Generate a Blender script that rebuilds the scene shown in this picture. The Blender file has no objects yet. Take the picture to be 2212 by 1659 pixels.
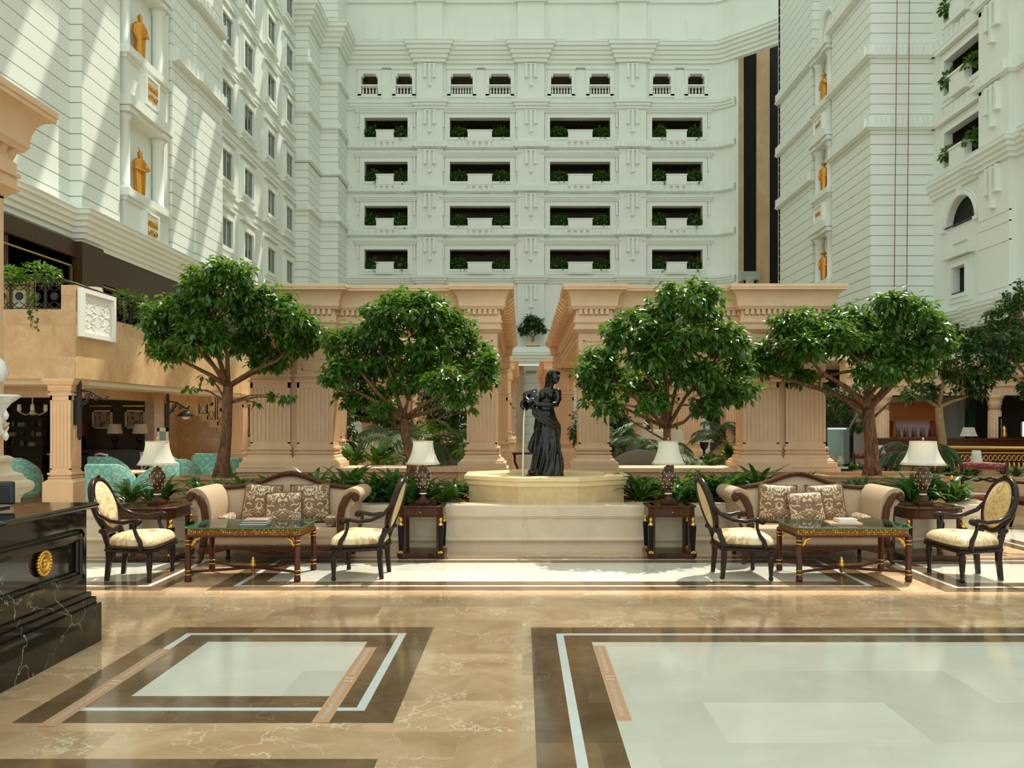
import bpy, math, random
from mathutils import Vector, Matrix, Euler, noise
SC = bpy.context.scene
COL = SC.collection
pi, sin, cos = math.pi, math.sin, math.cos
R = math.radians

# ------------------------------------------------------------------ camera, sky, sun, exposure
# optical constants measured from the photograph: horizon row 906, vanishing column 1128, focal 1840 px, eye height 1.65 m
FPX, EYE, VX, VY = 1840.0, 1.65, 1128.0, 906.0
cd = bpy.data.cameras.new('camera'); cam = bpy.data.objects.new('camera', cd); COL.objects.link(cam)
cam.location = (0, 0, EYE); cam.rotation_euler = (R(90), 0, 0)
cd.sensor_fit = 'HORIZONTAL'; cd.sensor_width = 36.0; cd.lens = FPX/2212*36.0
cd.shift_x = -(VX-1106)/2212; cd.shift_y = (VY-829.5)/2212
cd.clip_end = 400
SC.camera = cam
SC.view_settings.view_transform = 'Standard'; SC.view_settings.look = 'None'
SC.view_settings.gamma = 1.0; SC.view_settings.use_curve_mapping = False
SC.view_settings.exposure = 0.12
w = bpy.data.worlds.new('sky'); SC.world = w; w.use_nodes = True
bg = w.node_tree.nodes['Background']
bg.inputs[0].default_value = (0.90, 1.0, 0.95, 1); bg.inputs[1].default_value = 1.2
sd = bpy.data.lights.new('sun', 'SUN'); sun = bpy.data.objects.new('sun', sd); COL.objects.link(sun)
sd.energy = 5.0; sd.angle = R(0.6); sd.color = (1.0, 0.94, 0.80)
sun.rotation_euler = Vector((-0.25, -0.42, -0.87)).to_track_quat('-Z', 'Y').to_euler()
sun.location = (10, 30, 60)
SC.cycles.max_bounces = 8; SC.cycles.diffuse_bounces = 5; SC.cycles.transparent_max_bounces = 12
SC.cycles.sample_clamp_indirect = 6.0
SC.cycles.use_denoising = True

# ------------------------------------------------------------------ helpers
def at(px, py, Y):
    return Vector(((px-VX)*Y/FPX, Y, EYE-(py-VY)*Y/FPX))
def fl(px, py, z=0.0):
    Y = FPX*(EYE-z)/(py-VY)
    return Vector(((px-VX)*Y/FPX, Y, z))

class MB:
    def __init__(s): s.v = []; s.f = []; s.m = []; s.s = []; s.M = None
    def add(s, vs, fs, m=0, sm=False):
        o = len(s.v)
        if s.M is not None: vs = [s.M @ Vector(p) for p in vs]
        s.v += [tuple(p) for p in vs]
        for f in fs:
            s.f.append(tuple(i+o for i in f)); s.m.append(m); s.s.append(sm)
        return s
    def bx(s, x0, x1, y0, y1, z0, z1, m=0):
        return s.add([(x0,y0,z0),(x1,y0,z0),(x1,y1,z0),(x0,y1,z0),(x0,y0,z1),(x1,y0,z1),(x1,y1,z1),(x0,y1,z1)],
              [(3,2,1,0),(4,5,6,7),(0,1,5,4),(1,2,6,5),(2,3,7,6),(3,0,4,7)], m)
    def box(s, c, d, rz=0, m=0):
        x,y,z = d[0]/2, d[1]/2, d[2]/2; M = Matrix.Translation(c) @ Matrix.Rotation(rz,4,'Z')
        vs = [M@Vector(p) for p in [(-x,-y,-z),(x,-y,-z),(x,y,-z),(-x,y,-z),(-x,-y,z),(x,-y,z),(x,y,z),(-x,y,z)]]
        return s.add(vs, [(3,2,1,0),(4,5,6,7),(0,1,5,4),(1,2,6,5),(2,3,7,6),(3,0,4,7)], m)
    def rings(s, rs, closed=True, cap0=True, cap1=True, m=0, sm=True, loop=False):
        n = len(rs[0]); vs = [p for r in rs for p in r]; fs = []; k = len(rs)
        for i in range(k if loop else k-1):
            a, b = i*n, ((i+1)%k)*n
            for j in range(n if closed else n-1):
                j2 = (j+1)%n; fs.append((a+j, a+j2, b+j2, b+j))
        if closed and cap0 and not loop: fs.append(tuple(range(n-1,-1,-1)))
        if closed and cap1 and not loop: fs.append(tuple((k-1)*n+j for j in range(n)))
        return s.add(vs, fs, m, sm)
    def lathe(s, prof, c=(0,0,0), n=20, m=0, sm=True, sx=1, sy=1):
        rs = [[(c[0]+r*sx*cos(2*pi*j/n), c[1]+r*sy*sin(2*pi*j/n), c[2]+z) for j in range(n)] for r, z in prof]
        return s.rings(rs, True, True, True, m, sm)
    def tube(s, pts, r, n=8, m=0, sm=True, sq=1.0):
        pts = [Vector(p) for p in pts]; k = len(pts)
        rr = r if isinstance(r, (list, tuple)) else [r]*k
        rs = []; ref = None
        for i in range(k):
            t = (pts[min(i+1,k-1)]-pts[max(i-1,0)])
            if t.length < 1e-9: t = Vector((0,0,1))
            t.normalize()
            if ref is None:
                ref = Vector((0,0,1)) if abs(t.z) < 0.9 else Vector((1,0,0))
            u = t.cross(ref)
            if u.length < 1e-6: u = t.orthogonal()
            u.normalize(); v2 = u.cross(t); ref = v2
            rs.append([pts[i]+u*(rr[i]*cos(2*pi*j/n))+v2*(rr[i]*sq*sin(2*pi*j/n)) for j in range(n)])
        return s.rings(rs, True, True, True, m, sm)
    def ball(s, c, r, n=12, k=8, m=0):
        if not isinstance(r, (tuple, list)): r = (r,r,r)
        rs = []
        for i in range(k+1):
            a = -pi/2+pi*(0.02+0.96*i/k)
            rs.append([(c[0]+r[0]*cos(a)*cos(2*pi*j/n), c[1]+r[1]*cos(a)*sin(2*pi*j/n), c[2]+r[2]*sin(a)) for j in range(n)])
        return s.rings(rs, m=m)
    def prism(s, poly, z0, z1, m=0, sm=False):
        return s.rings([[(x,y,z0) for x,y in poly],[(x,y,z1) for x,y in poly]], m=m, sm=sm)
    def slab(s, poly, a, b, ax='Y', m=0):
        # polygon in the plane normal to ax, extruded from a to b
        if ax == 'Y': g = lambda p,t: (p[0],t,p[1])
        elif ax == 'X': g = lambda p,t: (t,p[0],p[1])
        else: g = lambda p,t: (p[0],p[1],t)
        return s.rings([[g(p,a) for p in poly],[g(p,b) for p in poly]], m=m, sm=False)
    def sweep(s, path, prof, closed=False, m=0, sm=False, cap=True):
        # profile [(out, z)...] carried along a horizontal path; out is to the right of travel
        P = [Vector((p[0],p[1])) for p in path]; n = len(P); rs = []
        for i in range(n):
            if closed or 0 < i < n-1:
                a = (P[i]-P[i-1]).normalized(); b = (P[(i+1)%n]-P[i]).normalized()
                na, nb = Vector((a.y,-a.x)), Vector((b.y,-b.x)); mt = na+nb
                d = 1+na.dot(nb); mt = mt/d if d > 0.15 else na
            else:
                a = (P[1]-P[0]).normalized() if i == 0 else (P[-1]-P[-2]).normalized(); mt = Vector((a.y,-a.x))
            rs.append([(P[i].x+mt.x*o, P[i].y+mt.y*o, z) for o, z in prof])
        return s.rings(rs, True, cap, cap, m, sm, loop=closed)
    def build(s, name, mat, parent=None, bevel=0, sub=0, loc=None, auto=True):
        me = bpy.data.meshes.new(name); me.from_pydata(s.v, [], s.f)
        mats = mat if isinstance(mat, (list,tuple)) else [mat]
        for x in mats: me.materials.append(x)
        me.polygons.foreach_set('material_index', s.m); me.polygons.foreach_set('use_smooth', s.s)
        me.update()
        o = bpy.data.objects.new(name, me); COL.objects.link(o)
        if parent: o.parent = parent
        if loc is not None: o.location = loc
        if bevel:
            b = o.modifiers.new('bevel','BEVEL'); b.width = bevel; b.segments = 2; b.limit_method = 'ANGLE'; b.angle_limit = R(40)
        if sub:
            b = o.modifiers.new('sub','SUBSURF'); b.levels = sub; b.render_levels = sub
        return o

def tag(o, label=None, cat=None, group=None, kind=None):
    if label: o['label'] = label
    if cat: o['category'] = cat
    if group: o['group'] = group
    if kind: o['kind'] = kind
    return o
def thing(name, label, cat, loc=(0,0,0), rz=0, group=None, scale=1):
    o = bpy.data.objects.new(name, None); COL.objects.link(o); o.empty_display_size = 0.1
    o.location = loc; o.rotation_euler = (0,0,rz); o.scale = (scale,)*3
    return tag(o, label, cat, group)
def dup(root, loc, rz=0, label=None, group=None, scale=None):
    r = root.copy(); COL.objects.link(r); r.location = loc; r.rotation_euler = (0,0,rz)
    if scale: r.scale = (scale,)*3
    if label: r['label'] = label
    if group: r['group'] = group
    for ch in list(root.children):
        c = ch.copy(); COL.objects.link(c); c.parent = r
        for g in list(ch.children):
            d = g.copy(); COL.objects.link(d); d.parent = c
    return r
def st(mb, name, mat, parent=None, label=None, **k):
    o = mb.build(name, mat, parent, **k)
    if parent is None: o['kind'] = 'structure'
    if label: o['label'] = label
    return o

# ------------------------------------------------------------------ materials
def nodes(name):
    m = bpy.data.materials.new(name); m.use_nodes = True
    nt = m.node_tree; return m, nt, nt.nodes, nt.links, nt.nodes['Principled BSDF']
def plain(name, c, rough=0.5, metal=0.0, spec=0.5, coat=0.0, noise_amt=0.0, scale=8.0, bump=0.0, bscale=40.0):
    m, nt, N, L, p = nodes(name)
    p.inputs['Base Color'].default_value = (*c, 1); p.inputs['Roughness'].default_value = rough
    p.inputs['Metallic'].default_value = metal; p.inputs['Specular IOR Level'].default_value = spec
    p.inputs['Coat Weight'].default_value = coat
    if noise_amt or bump:
        tc = N.new('ShaderNodeTexCoord')
    if noise_amt:
        nz = N.new('ShaderNodeTexNoise'); nz.inputs['Scale'].default_value = scale; nz.inputs['Detail'].default_value = 4
        L.new(tc.outputs['Object'], nz.inputs['Vector'])
        r = N.new('ShaderNodeValToRGB'); r.color_ramp.elements[0].position = 0.3; r.color_ramp.elements[1].position = 0.7
        r.color_ramp.elements[0].color = (*[x*(1-noise_amt) for x in c], 1); r.color_ramp.elements[1].color = (*[min(1,x*(1+noise_amt)) for x in c], 1)
        L.new(nz.outputs['Fac'], r.inputs['Fac']); L.new(r.outputs['Color'], p.inputs['Base Color'])
    if bump:
        n2 = N.new('ShaderNodeTexNoise'); n2.inputs['Scale'].default_value = bscale; n2.inputs['Detail'].default_value = 3
        L.new(tc.outputs['Object'], n2.inputs['Vector'])
        b = N.new('ShaderNodeBump'); b.inputs['Strength'].default_value = bump; b.inputs['Distance'].default_value = 0.01
        L.new(n2.outputs['Fac'], b.inputs['Height']); L.new(b.outputs['Normal'], p.inputs['Normal'])
    return m
def marble(name, c0, c1, vein, scale=2.0, vamt=0.5, rough=0.15, tile=None, tvar=0.25, vscale=1.5, vw=0.03, joint=0.0, spec=0.5, stretch=None):
    """polished stone: cloudy base, thin crackle veins, and slabs (tile = w, h) that differ in tone"""
    m, nt, N, L, p = nodes(name)
    tc = N.new('ShaderNodeTexCoord'); co = tc.outputs['Object']
    if stretch:
        mp = N.new('ShaderNodeMapping'); mp.inputs['Scale'].default_value = stretch; L.new(co, mp.inputs['Vector']); co2 = mp.outputs['Vector']
    else: co2 = co
    src = co2; br = None
    if tile:
        br = N.new('ShaderNodeTexBrick'); br.inputs['Scale'].default_value = 1.0
        br.inputs['Brick Width'].default_value = tile[0]; br.inputs['Row Height'].default_value = tile[1]
        br.inputs['Mortar Size'].default_value = joint; br.offset = 0.37; br.inputs['Bias'].default_value = 0
        br.inputs['Color1'].default_value = (0,0,0,1); br.inputs['Color2'].default_value = (1,1,1,1); br.inputs['Mortar'].default_value = (0.2,0.2,0.2,1)
        if len(tile) > 2:
            mp2 = N.new('ShaderNodeMapping'); mp2.inputs['Rotation'].default_value = tile[2]; L.new(co, mp2.inputs['Vector']); L.new(mp2.outputs['Vector'], br.inputs['Vector'])
        else: L.new(co, br.inputs['Vector'])
        ad = N.new('ShaderNodeVectorMath'); ad.operation = 'MULTIPLY_ADD'
        L.new(br.outputs['Color'], ad.inputs[0]); ad.inputs[1].default_value = (7.3, 3.1, 5.7); L.new(co2, ad.inputs[2]); src = ad.outputs['Vector']
    n1 = N.new('ShaderNodeTexNoise'); n1.inputs['Scale'].default_value = scale; n1.inputs['Detail'].default_value = 6; n1.inputs['Roughness'].default_value = 0.62
    n1.inputs['Distortion'].default_value = 0.8
    L.new(src, n1.inputs['Vector'])
    r1 = N.new('ShaderNodeValToRGB'); r1.color_ramp.elements[0].position = 0.32; r1.color_ramp.elements[1].position = 0.68
    r1.color_ramp.elements[0].color = (*c0,1); r1.color_ramp.elements[1].color = (*c1,1); L.new(n1.outputs['Fac'], r1.inputs['Fac'])
    # veins: voronoi edges warped by noise
    nw = N.new('ShaderNodeTexNoise'); nw.inputs['Scale'].default_value = vscale*1.3; nw.inputs['Detail'].default_value = 4; L.new(src, nw.inputs['Vector'])
    wv = N.new('ShaderNodeVectorMath'); wv.operation = 'MULTIPLY_ADD'; L.new(nw.outputs['Color'], wv.inputs[0]); wv.inputs[1].default_value = (0.9,0.9,0.9); L.new(src, wv.inputs[2])
    vo = N.new('ShaderNodeTexVoronoi'); vo.feature = 'DISTANCE_TO_EDGE'; vo.inputs['Scale'].default_value = vscale; L.new(wv.outputs['Vector'], vo.inputs['Vector'])
    rv = N.new('ShaderNodeValToRGB'); rv.color_ramp.elements[0].color = (1,1,1,1); rv.color_ramp.elements[1].color = (0,0,0,1); rv.color_ramp.elements[1].position = vw
    L.new(vo.outputs['Distance'], rv.inputs['Fac'])
    nm = N.new('ShaderNodeTexNoise'); nm.inputs['Scale'].default_value = vscale*0.8; L.new(src, nm.inputs['Vector'])
    rm = N.new('ShaderNodeValToRGB'); rm.color_ramp.elements[0].position = 0.42; rm.color_ramp.elements[1].position = 0.62; L.new(nm.outputs['Fac'], rm.inputs['Fac'])
    mu = N.new('ShaderNodeMath'); mu.operation = 'MULTIPLY'; L.new(rv.outputs['Color'], mu.inputs[0]); L.new(rm.outputs['Color'], mu.inputs[1])
    m2 = N.new('ShaderNodeMath'); m2.operation = 'MULTIPLY'; L.new(mu.outputs[0], m2.inputs[0]); m2.inputs[1].default_value = vamt
    mx = N.new('ShaderNodeMix'); mx.data_type = 'RGBA'; L.new(m2.outputs[0], mx.inputs['Factor']); L.new(r1.outputs['Color'], mx.inputs['A']); mx.inputs['B'].default_value = (*vein,1)
    out = mx.outputs['Result']
    if tile:
        hv = N.new('ShaderNodeMapRange'); hv.inputs['To Min'].default_value = 1-tvar; hv.inputs['To Max'].default_value = 1+tvar; L.new(br.outputs['Color'], hv.inputs['Value'])
        vm = N.new('ShaderNodeVectorMath'); vm.operation = 'SCALE'; L.new(out, vm.inputs[0]); L.new(hv.outputs['Result'], vm.inputs['Scale']); out = vm.outputs['Vector']
    L.new(out, p.inputs['Base Color'])
    p.inputs['Roughness'].default_value = rough; p.inputs['Specular IOR Level'].default_value = spec
    return m
def wood(name, c0, c1, rough=0.25, scale=6.0, axis=(1,1,8), coat=0.06):
    m, nt, N, L, p = nodes(name)
    tc = N.new('ShaderNodeTexCoord'); mp = N.new('ShaderNodeMapping'); mp.inputs['Scale'].default_value = [scale*2.5/a for a in axis]
    L.new(tc.outputs['Object'], mp.inputs['Vector'])
    nz = N.new('ShaderNodeTexNoise'); nz.inputs['Scale'].default_value = 3; nz.inputs['Detail'].default_value = 5; nz.inputs['Distortion'].default_value = 1.2; L.new(mp.outputs['Vector'], nz.inputs['Vector'])
    r = N.new('ShaderNodeValToRGB'); r.color_ramp.elements[0].position = 0.3; r.color_ramp.elements[1].position = 0.7
    r.color_ramp.elements[0].color = (*c0,1); r.color_ramp.elements[1].color = (*c1,1); L.new(nz.outputs['Fac'], r.inputs['Fac']); L.new(r.outputs['Color'], p.inputs['Base Color'])
    p.inputs['Roughness'].default_value = rough; p.inputs['Coat Weight'].default_value = coat; p.inputs['Coat Roughness'].default_value = 0.1; p.inputs['Specular IOR Level'].default_value = 0.22
    return m
def damask(name, c0, c1, scale=9.0, rough=0.6, thr=0.5, soft=0.03, c2=None, freq=2.0, dist=1.3, sym=True):
    """woven floral pattern: mirrored, warped wave lines"""
    m, nt, N, L, p = nodes(name)
    tc = N.new('ShaderNodeTexCoord'); src = tc.outputs['Object']
    if sym:
        ab = N.new('ShaderNodeVectorMath'); ab.operation = 'PINGPONG' if False else 'ABSOLUTE'; L.new(src, ab.inputs[0]); src = ab.outputs['Vector']
    nz = N.new('ShaderNodeTexNoise'); nz.inputs['Scale'].default_value = scale; nz.inputs['Detail'].default_value = 1.5; nz.inputs['Distortion'].default_value = dist
    L.new(src, nz.inputs['Vector'])
    mm = N.new('ShaderNodeMath'); mm.operation = 'MULTIPLY'; mm.inputs[1].default_value = freq*4; L.new(nz.outputs['Fac'], mm.inputs[0])
    fr = N.new('ShaderNodeMath'); fr.operation = 'PINGPONG'; fr.inputs[1].default_value = 1.0; L.new(mm.outputs[0], fr.inputs[0])
    r = N.new('ShaderNodeValToRGB'); r.color_ramp.elements[0].position = max(0,thr-soft); r.color_ramp.elements[1].position = min(1,thr+soft)
    r.color_ramp.elements[0].color = (*c0,1); r.color_ramp.elements[1].color = (*c1,1); L.new(fr.outputs[0], r.inputs['Fac'])
    out = r.outputs['Color']
    if c2:
        n2 = N.new('ShaderNodeTexNoise'); n2.inputs['Scale'].default_value = scale*0.45; L.new(src, n2.inputs['Vector'])
        r2 = N.new('ShaderNodeValToRGB'); r2.color_ramp.elements[0].position = 0.54; r2.color_ramp.elements[1].position = 0.6; L.new(n2.outputs['Fac'], r2.inputs['Fac'])
        mx = N.new('ShaderNodeMix'); mx.data_type = 'RGBA'; L.new(r2.outputs['Color'], mx.inputs['Factor']); L.new(out, mx.inputs['A']); mx.inputs['B'].default_value = (*c2,1); out = mx.outputs['Result']
    L.new(out, p.inputs['Base Color']); p.inputs['Roughness'].default_value = rough; p.inputs['Sheen Weight'].default_value = 0.15
    return m
def leafmat(name, c0, c1, trans=(0.25,0.45,0.05), tw=0.3, rough=0.32):
    m, nt, N, L, p = nodes(name)
    g = N.new('ShaderNodeNewGeometry'); r = N.new('ShaderNodeValToRGB')
    r.color_ramp.elements[0].color = (*c0,1); r.color_ramp.elements[1].color = (*c1,1); L.new(g.outputs['Random Per Island'], r.inputs['Fac'])
    L.new(r.outputs['Color'], p.inputs['Base Color']); p.inputs['Roughness'].default_value = rough
    t = N.new('ShaderNodeBsdfTranslucent'); t.inputs['Color'].default_value = (*trans,1)
    mx = N.new('ShaderNodeMixShader'); mx.inputs[0].default_value = tw
    L.new(p.outputs[0], mx.inputs[1]); L.new(t.outputs[0], mx.inputs[2]); L.new(mx.outputs[0], N['Material Output'].inputs['Surface'])
    return m
def glassmat(name, tint=(0.9,0.97,0.93), ior=1.45, rough=0.02):
    m = bpy.data.materials.new(name); m.use_nodes = True; nt = m.node_tree; N, L = nt.nodes, nt.links; N.remove(N['Principled BSDF'])
    t = N.new('ShaderNodeBsdfTransparent'); t.inputs['Color'].default_value = (*tint,1)
    g = N.new('ShaderNodeBsdfGlossy'); g.inputs['Roughness'].default_value = rough
    f = N.new('ShaderNodeFresnel'); f.inputs['IOR'].default_value = ior
    mx = N.new('ShaderNodeMixShader'); L.new(f.outputs[0], mx.inputs[0]); L.new(t.outputs[0], mx.inputs[1]); L.new(g.outputs[0], mx.inputs[2])
    L.new(mx.outputs[0], N['Material Output'].inputs['Surface']); return m
def trellis(name, c0, c1, k=9.0):
    """teal woven cloth with rings and links"""
    m, nt, N, L, p = nodes(name)
    tc = N.new('ShaderNodeTexCoord'); vo = N.new('ShaderNodeTexVoronoi'); vo.inputs['Scale'].default_value = k; vo.inputs['Randomness'].default_value = 0.25
    L.new(tc.outputs['Object'], vo.inputs['Vector'])
    mm = N.new('ShaderNodeMath'); mm.operation = 'PINGPONG'; mm.inputs[1].default_value = 0.2; L.new(vo.outputs['Distance'], mm.inputs[0])
    r = N.new('ShaderNodeValToRGB'); r.color_ramp.elements[0].position = 0.145; r.color_ramp.elements[1].position = 0.17
    r.color_ramp.elements[0].color = (*c0,1); r.color_ramp.elements[1].color = (*c1,1); L.new(mm.outputs[0], r.inputs['Fac']); L.new(r.outputs['Color'], p.inputs['Base Color'])
    p.inputs['Roughness'].default_value = 0.7; return m
def emit(name, c, s):
    m, nt, N, L, p = nodes(name); p.inputs['Base Color'].default_value = (*c,1); p.inputs['Emission Color'].default_value = (*c,1); p.inputs['Emission Strength'].default_value = s; return m

M_white = plain('white_plaster', (0.78,0.83,0.775), 0.55, noise_amt=0.02, scale=0.6)
M_groove = plain('shadow_joint_plaster', (0.50,0.52,0.44), 0.8)
M_grille = plain('grey_grille', (0.32,0.35,0.31), 0.6)
M_stone = plain('peach_limestone', (0.72,0.485,0.295), 0.55, noise_amt=0.05, scale=5.0, bump=0.05)
M_cream = marble('cream_stone', (0.66,0.53,0.37), (0.75,0.62,0.46), (0.86,0.78,0.64), 2.2, 0.35, 0.3, tile=(0.85,3.0), tvar=0.04)
M_basin = marble('fountain_stone', (0.60,0.42,0.21), (0.70,0.53,0.30), (0.42,0.28,0.13), 9.0, 0.25, 0.35, vscale=4)
M_rim = plain('pale_yellow_stone', (0.84,0.66,0.37), 0.4, noise_amt=0.04)
M_terr = marble('honey_marble', (0.47,0.28,0.125), (0.63,0.42,0.215), (0.86,0.68,0.44), 1.6, 0.45, 0.22, tile=(1.3,0.55,(R(90),0,0)), tvar=0.1, vscale=1.7, vw=0.02)
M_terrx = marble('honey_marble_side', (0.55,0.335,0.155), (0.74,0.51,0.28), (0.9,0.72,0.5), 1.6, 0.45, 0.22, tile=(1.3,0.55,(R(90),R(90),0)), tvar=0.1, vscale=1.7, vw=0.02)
M_brownm = marble('brown_veined_marble', (0.36,0.2,0.09), (0.52,0.33,0.17), (0.72,0.54,0.36), 3.0, 0.5, 0.18, vscale=3)
M_floor = marble('beige_marble_floor', (0.49,0.30,0.155), (0.74,0.52,0.315), (0.90,0.76,0.55), 1.5, 0.9, 0.10, tile=(0.9,0.5), tvar=0.14, vscale=3.0, vw=0.045)
M_fdark = marble('brown_marble_inlay', (0.14,0.085,0.045), (0.24,0.155,0.085), (0.55,0.36,0.2), 2.6, 0.35, 0.10, tile=(0.62,0.62), tvar=0.22, vscale=1.7, vw=0.012)
M_fwhite = marble('white_marble_line', (0.70,0.76,0.74), (0.80,0.86,0.84), (0.62,0.68,0.66), 3, 0.3, 0.10)
M_fcream = marble('cream_marble_field', (0.68,0.66,0.56), (0.78,0.765,0.665), (0.84,0.79,0.68), 1.1, 0.3, 0.10, tile=(1.05,0.62), tvar=0.09, vscale=1.1, vw=0.01)
M_black = marble('black_marble', (0.010,0.009,0.007), (0.022,0.018,0.013), (0.66,0.60,0.50), 2.0, 1.0, 0.06, vscale=1.9, vw=0.011)
M_dwood = wood('dark_walnut', (0.040,0.013,0.006), (0.085,0.030,0.012), 0.22)
M_bwood = wood('ebonised_wood', (0.018,0.010,0.007), (0.034,0.019,0.012), 0.22)
M_mahog = wood('mahogany', (0.055,0.012,0.006), (0.11,0.03,0.013), 0.18)
M_swood = wood('carved_walnut', (0.050,0.016,0.006), (0.105,0.036,0.012), 0.40, coat=0.0)
M_orange = wood('orange_cherry', (0.42,0.12,0.02), (0.55,0.19,0.035), 0.3)
M_panel = wood('dark_brown_panel', (0.045,0.024,0.010), (0.085,0.045,0.02), 0.35)
M_gold = plain('gilt', (0.78,0.46,0.09), 0.28, 0.9)
M_goldst = plain('golden_bronze', (0.62,0.27,0.04), 0.33, 0.75, noise_amt=0.1)
M_brass = plain('brass', (0.60,0.40,0.12), 0.3, 0.9)
M_bronze = plain('black_bronze', (0.010,0.010,0.007), 0.17, 0.0, 0.45, noise_amt=0.5, scale=7)
M_iron = plain('black_iron', (0.012,0.011,0.010), 0.45)
M_sofa = plain('taupe_velvet', (0.46,0.33,0.21), 0.8, noise_amt=0.03, scale=20, bump=0.03, bscale=120)
M_pill = damask('brown_damask', (0.20,0.10,0.045), (0.62,0.50,0.33), 9.0, 0.55, 0.62, 0.06, freq=2.2)
M_braid = plain('brown_braid', (0.14,0.075,0.035), 0.8)
M_uph = damask('gold_floral_silk', (0.62,0.42,0.18), (0.80,0.66,0.42), 10.0, 0.45, 0.45, 0.12, c2=(0.42,0.26,0.10), freq=2.2)
M_uphd = damask('gold_floral_silk_back', (0.66,0.46,0.19), (0.40,0.24,0.07), 11.0, 0.5, 0.88, 0.06, freq=1.5)
M_teal = trellis('teal_ring_cloth', (0.12,0.36,0.33), (0.42,0.46,0.25), 6.0)
M_palewood = plain('pale_wood', (0.62,0.45,0.27), 0.5)
M_burg = damask('burgundy_floral_cloth', (0.16,0.012,0.018), (0.42,0.22,0.10), 12, 0.6, 0.85, 0.05)
M_shade = plain('ivory_shade', (0.86,0.82,0.70), 0.7)
M_shadeT = None
M_lampb = plain('brown_lacquer', (0.07,0.03,0.008), 0.15, 0.1, coat=0.6)
M_pearl = plain('pearl_inlay', (0.85,0.82,0.74), 0.2)
M_glass = glassmat('clear_glass'); M_glassg = plain('green_glass_edge', (0.05,0.30,0.20), 0.1)
M_crystal = plain('crystal', (0.85,0.85,0.82), 0.05, 0.1, 1.0)
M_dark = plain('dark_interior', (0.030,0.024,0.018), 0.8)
M_dim = plain('dim_room_wall', (0.085,0.062,0.038), 0.8)  # dimness of the shaded rooms is put into this dark colour
M_ceil = plain('white_soffit', (0.75,0.68,0.54), 0.6)
M_win = plain('window_glass', (0.045,0.075,0.078), 0.06, 0.0, 0.9)
M_blackp = plain('black_panel', (0.006,0.006,0.006), 0.4, spec=0.15)
M_shaft = marble('tan_shaft_stone', (0.40,0.26,0.13), (0.50,0.34,0.19), (0.62,0.47,0.3), 0.5, 0.4, 0.4, vscale=0.4)
M_soil = plain('bark_mulch', (0.36,0.19,0.085), 0.9, noise_amt=0.5, scale=60, bump=1.0, bscale=70)
M_screen = plain('dark_screen', (0.012,0.022,0.024), 0.25)
M_bark = plain('orange_bark', (0.17,0.070,0.026), 0.75, noise_amt=0.35, scale=14, bump=0.4, bscale=30)
def barkmat(name, c0, c1):
    m, nt, N, L, p = nodes(name); tc = N.new('ShaderNodeTexCoord'); mp = N.new('ShaderNodeMapping'); mp.inputs['Scale'].default_value = (16,16,3.5); L.new(tc.outputs['Object'], mp.inputs['Vector'])
    nz = N.new('ShaderNodeTexNoise'); nz.inputs['Scale'].default_value = 1.6; nz.inputs['Detail'].default_value = 6; nz.inputs['Distortion'].default_value = 1.5; L.new(mp.outputs['Vector'], nz.inputs['Vector'])
    r = N.new('ShaderNodeValToRGB'); r.color_ramp.elements[0].position = .34; r.color_ramp.elements[1].position = .66; r.color_ramp.elements[0].color = (*c0,1); r.color_ramp.elements[1].color = (*c1,1); L.new(nz.outputs['Fac'], r.inputs['Fac']); L.new(r.outputs['Color'], p.inputs['Base Color'])
    b = N.new('ShaderNodeBump'); b.inputs['Strength'].default_value = .9; b.inputs['Distance'].default_value = .03; L.new(nz.outputs['Fac'], b.inputs['Height']); L.new(b.outputs['Normal'], p.inputs['Normal']); p.inputs['Roughness'].default_value = .8; return m
M_bark = barkmat('orange_bark', (0.075,0.028,0.011), (0.24,0.105,0.042))
M_barkp = plain('pale_bark', (0.30,0.19,0.09), 0.8, noise_amt=0.2, scale=12)
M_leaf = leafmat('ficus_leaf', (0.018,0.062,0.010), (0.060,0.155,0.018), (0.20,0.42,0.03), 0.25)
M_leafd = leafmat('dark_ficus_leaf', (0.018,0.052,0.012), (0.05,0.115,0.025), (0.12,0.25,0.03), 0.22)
M_strap = leafmat('strap_leaf', (0.02,0.065,0.015), (0.06,0.17,0.025), (0.16,0.35,0.03), 0.2, 0.28)
M_strapl = leafmat('light_strap_leaf', (0.05,0.15,0.015), (0.13,0.32,0.03), (0.25,0.5,0.04), 0.25, 0.28)
M_palm = leafmat('palm_leaf', (0.035,0.085,0.045), (0.06,0.14,0.06), (0.14,0.26,0.06), 0.22, 0.5)
M_red = plain('red_cloth', (0.35,0.02,0.015), 0.6)
M_paper = plain('paper', (0.78,0.74,0.66), 0.7)
M_copper = plain('copper_vinyl', (0.62,0.34,0.18), 0.45)
M_plaque = plain('white_relief', (0.84,0.84,0.79), 0.45)
M_blue = plain('blue_grey_cloth', (0.16,0.25,0.28), 0.75)
M_greysofa = plain('grey_green_cloth', (0.17,0.17,0.13), 0.75)
M_water = plain('falling_water', (0.80,0.76,0.66), 0.15)
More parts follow.
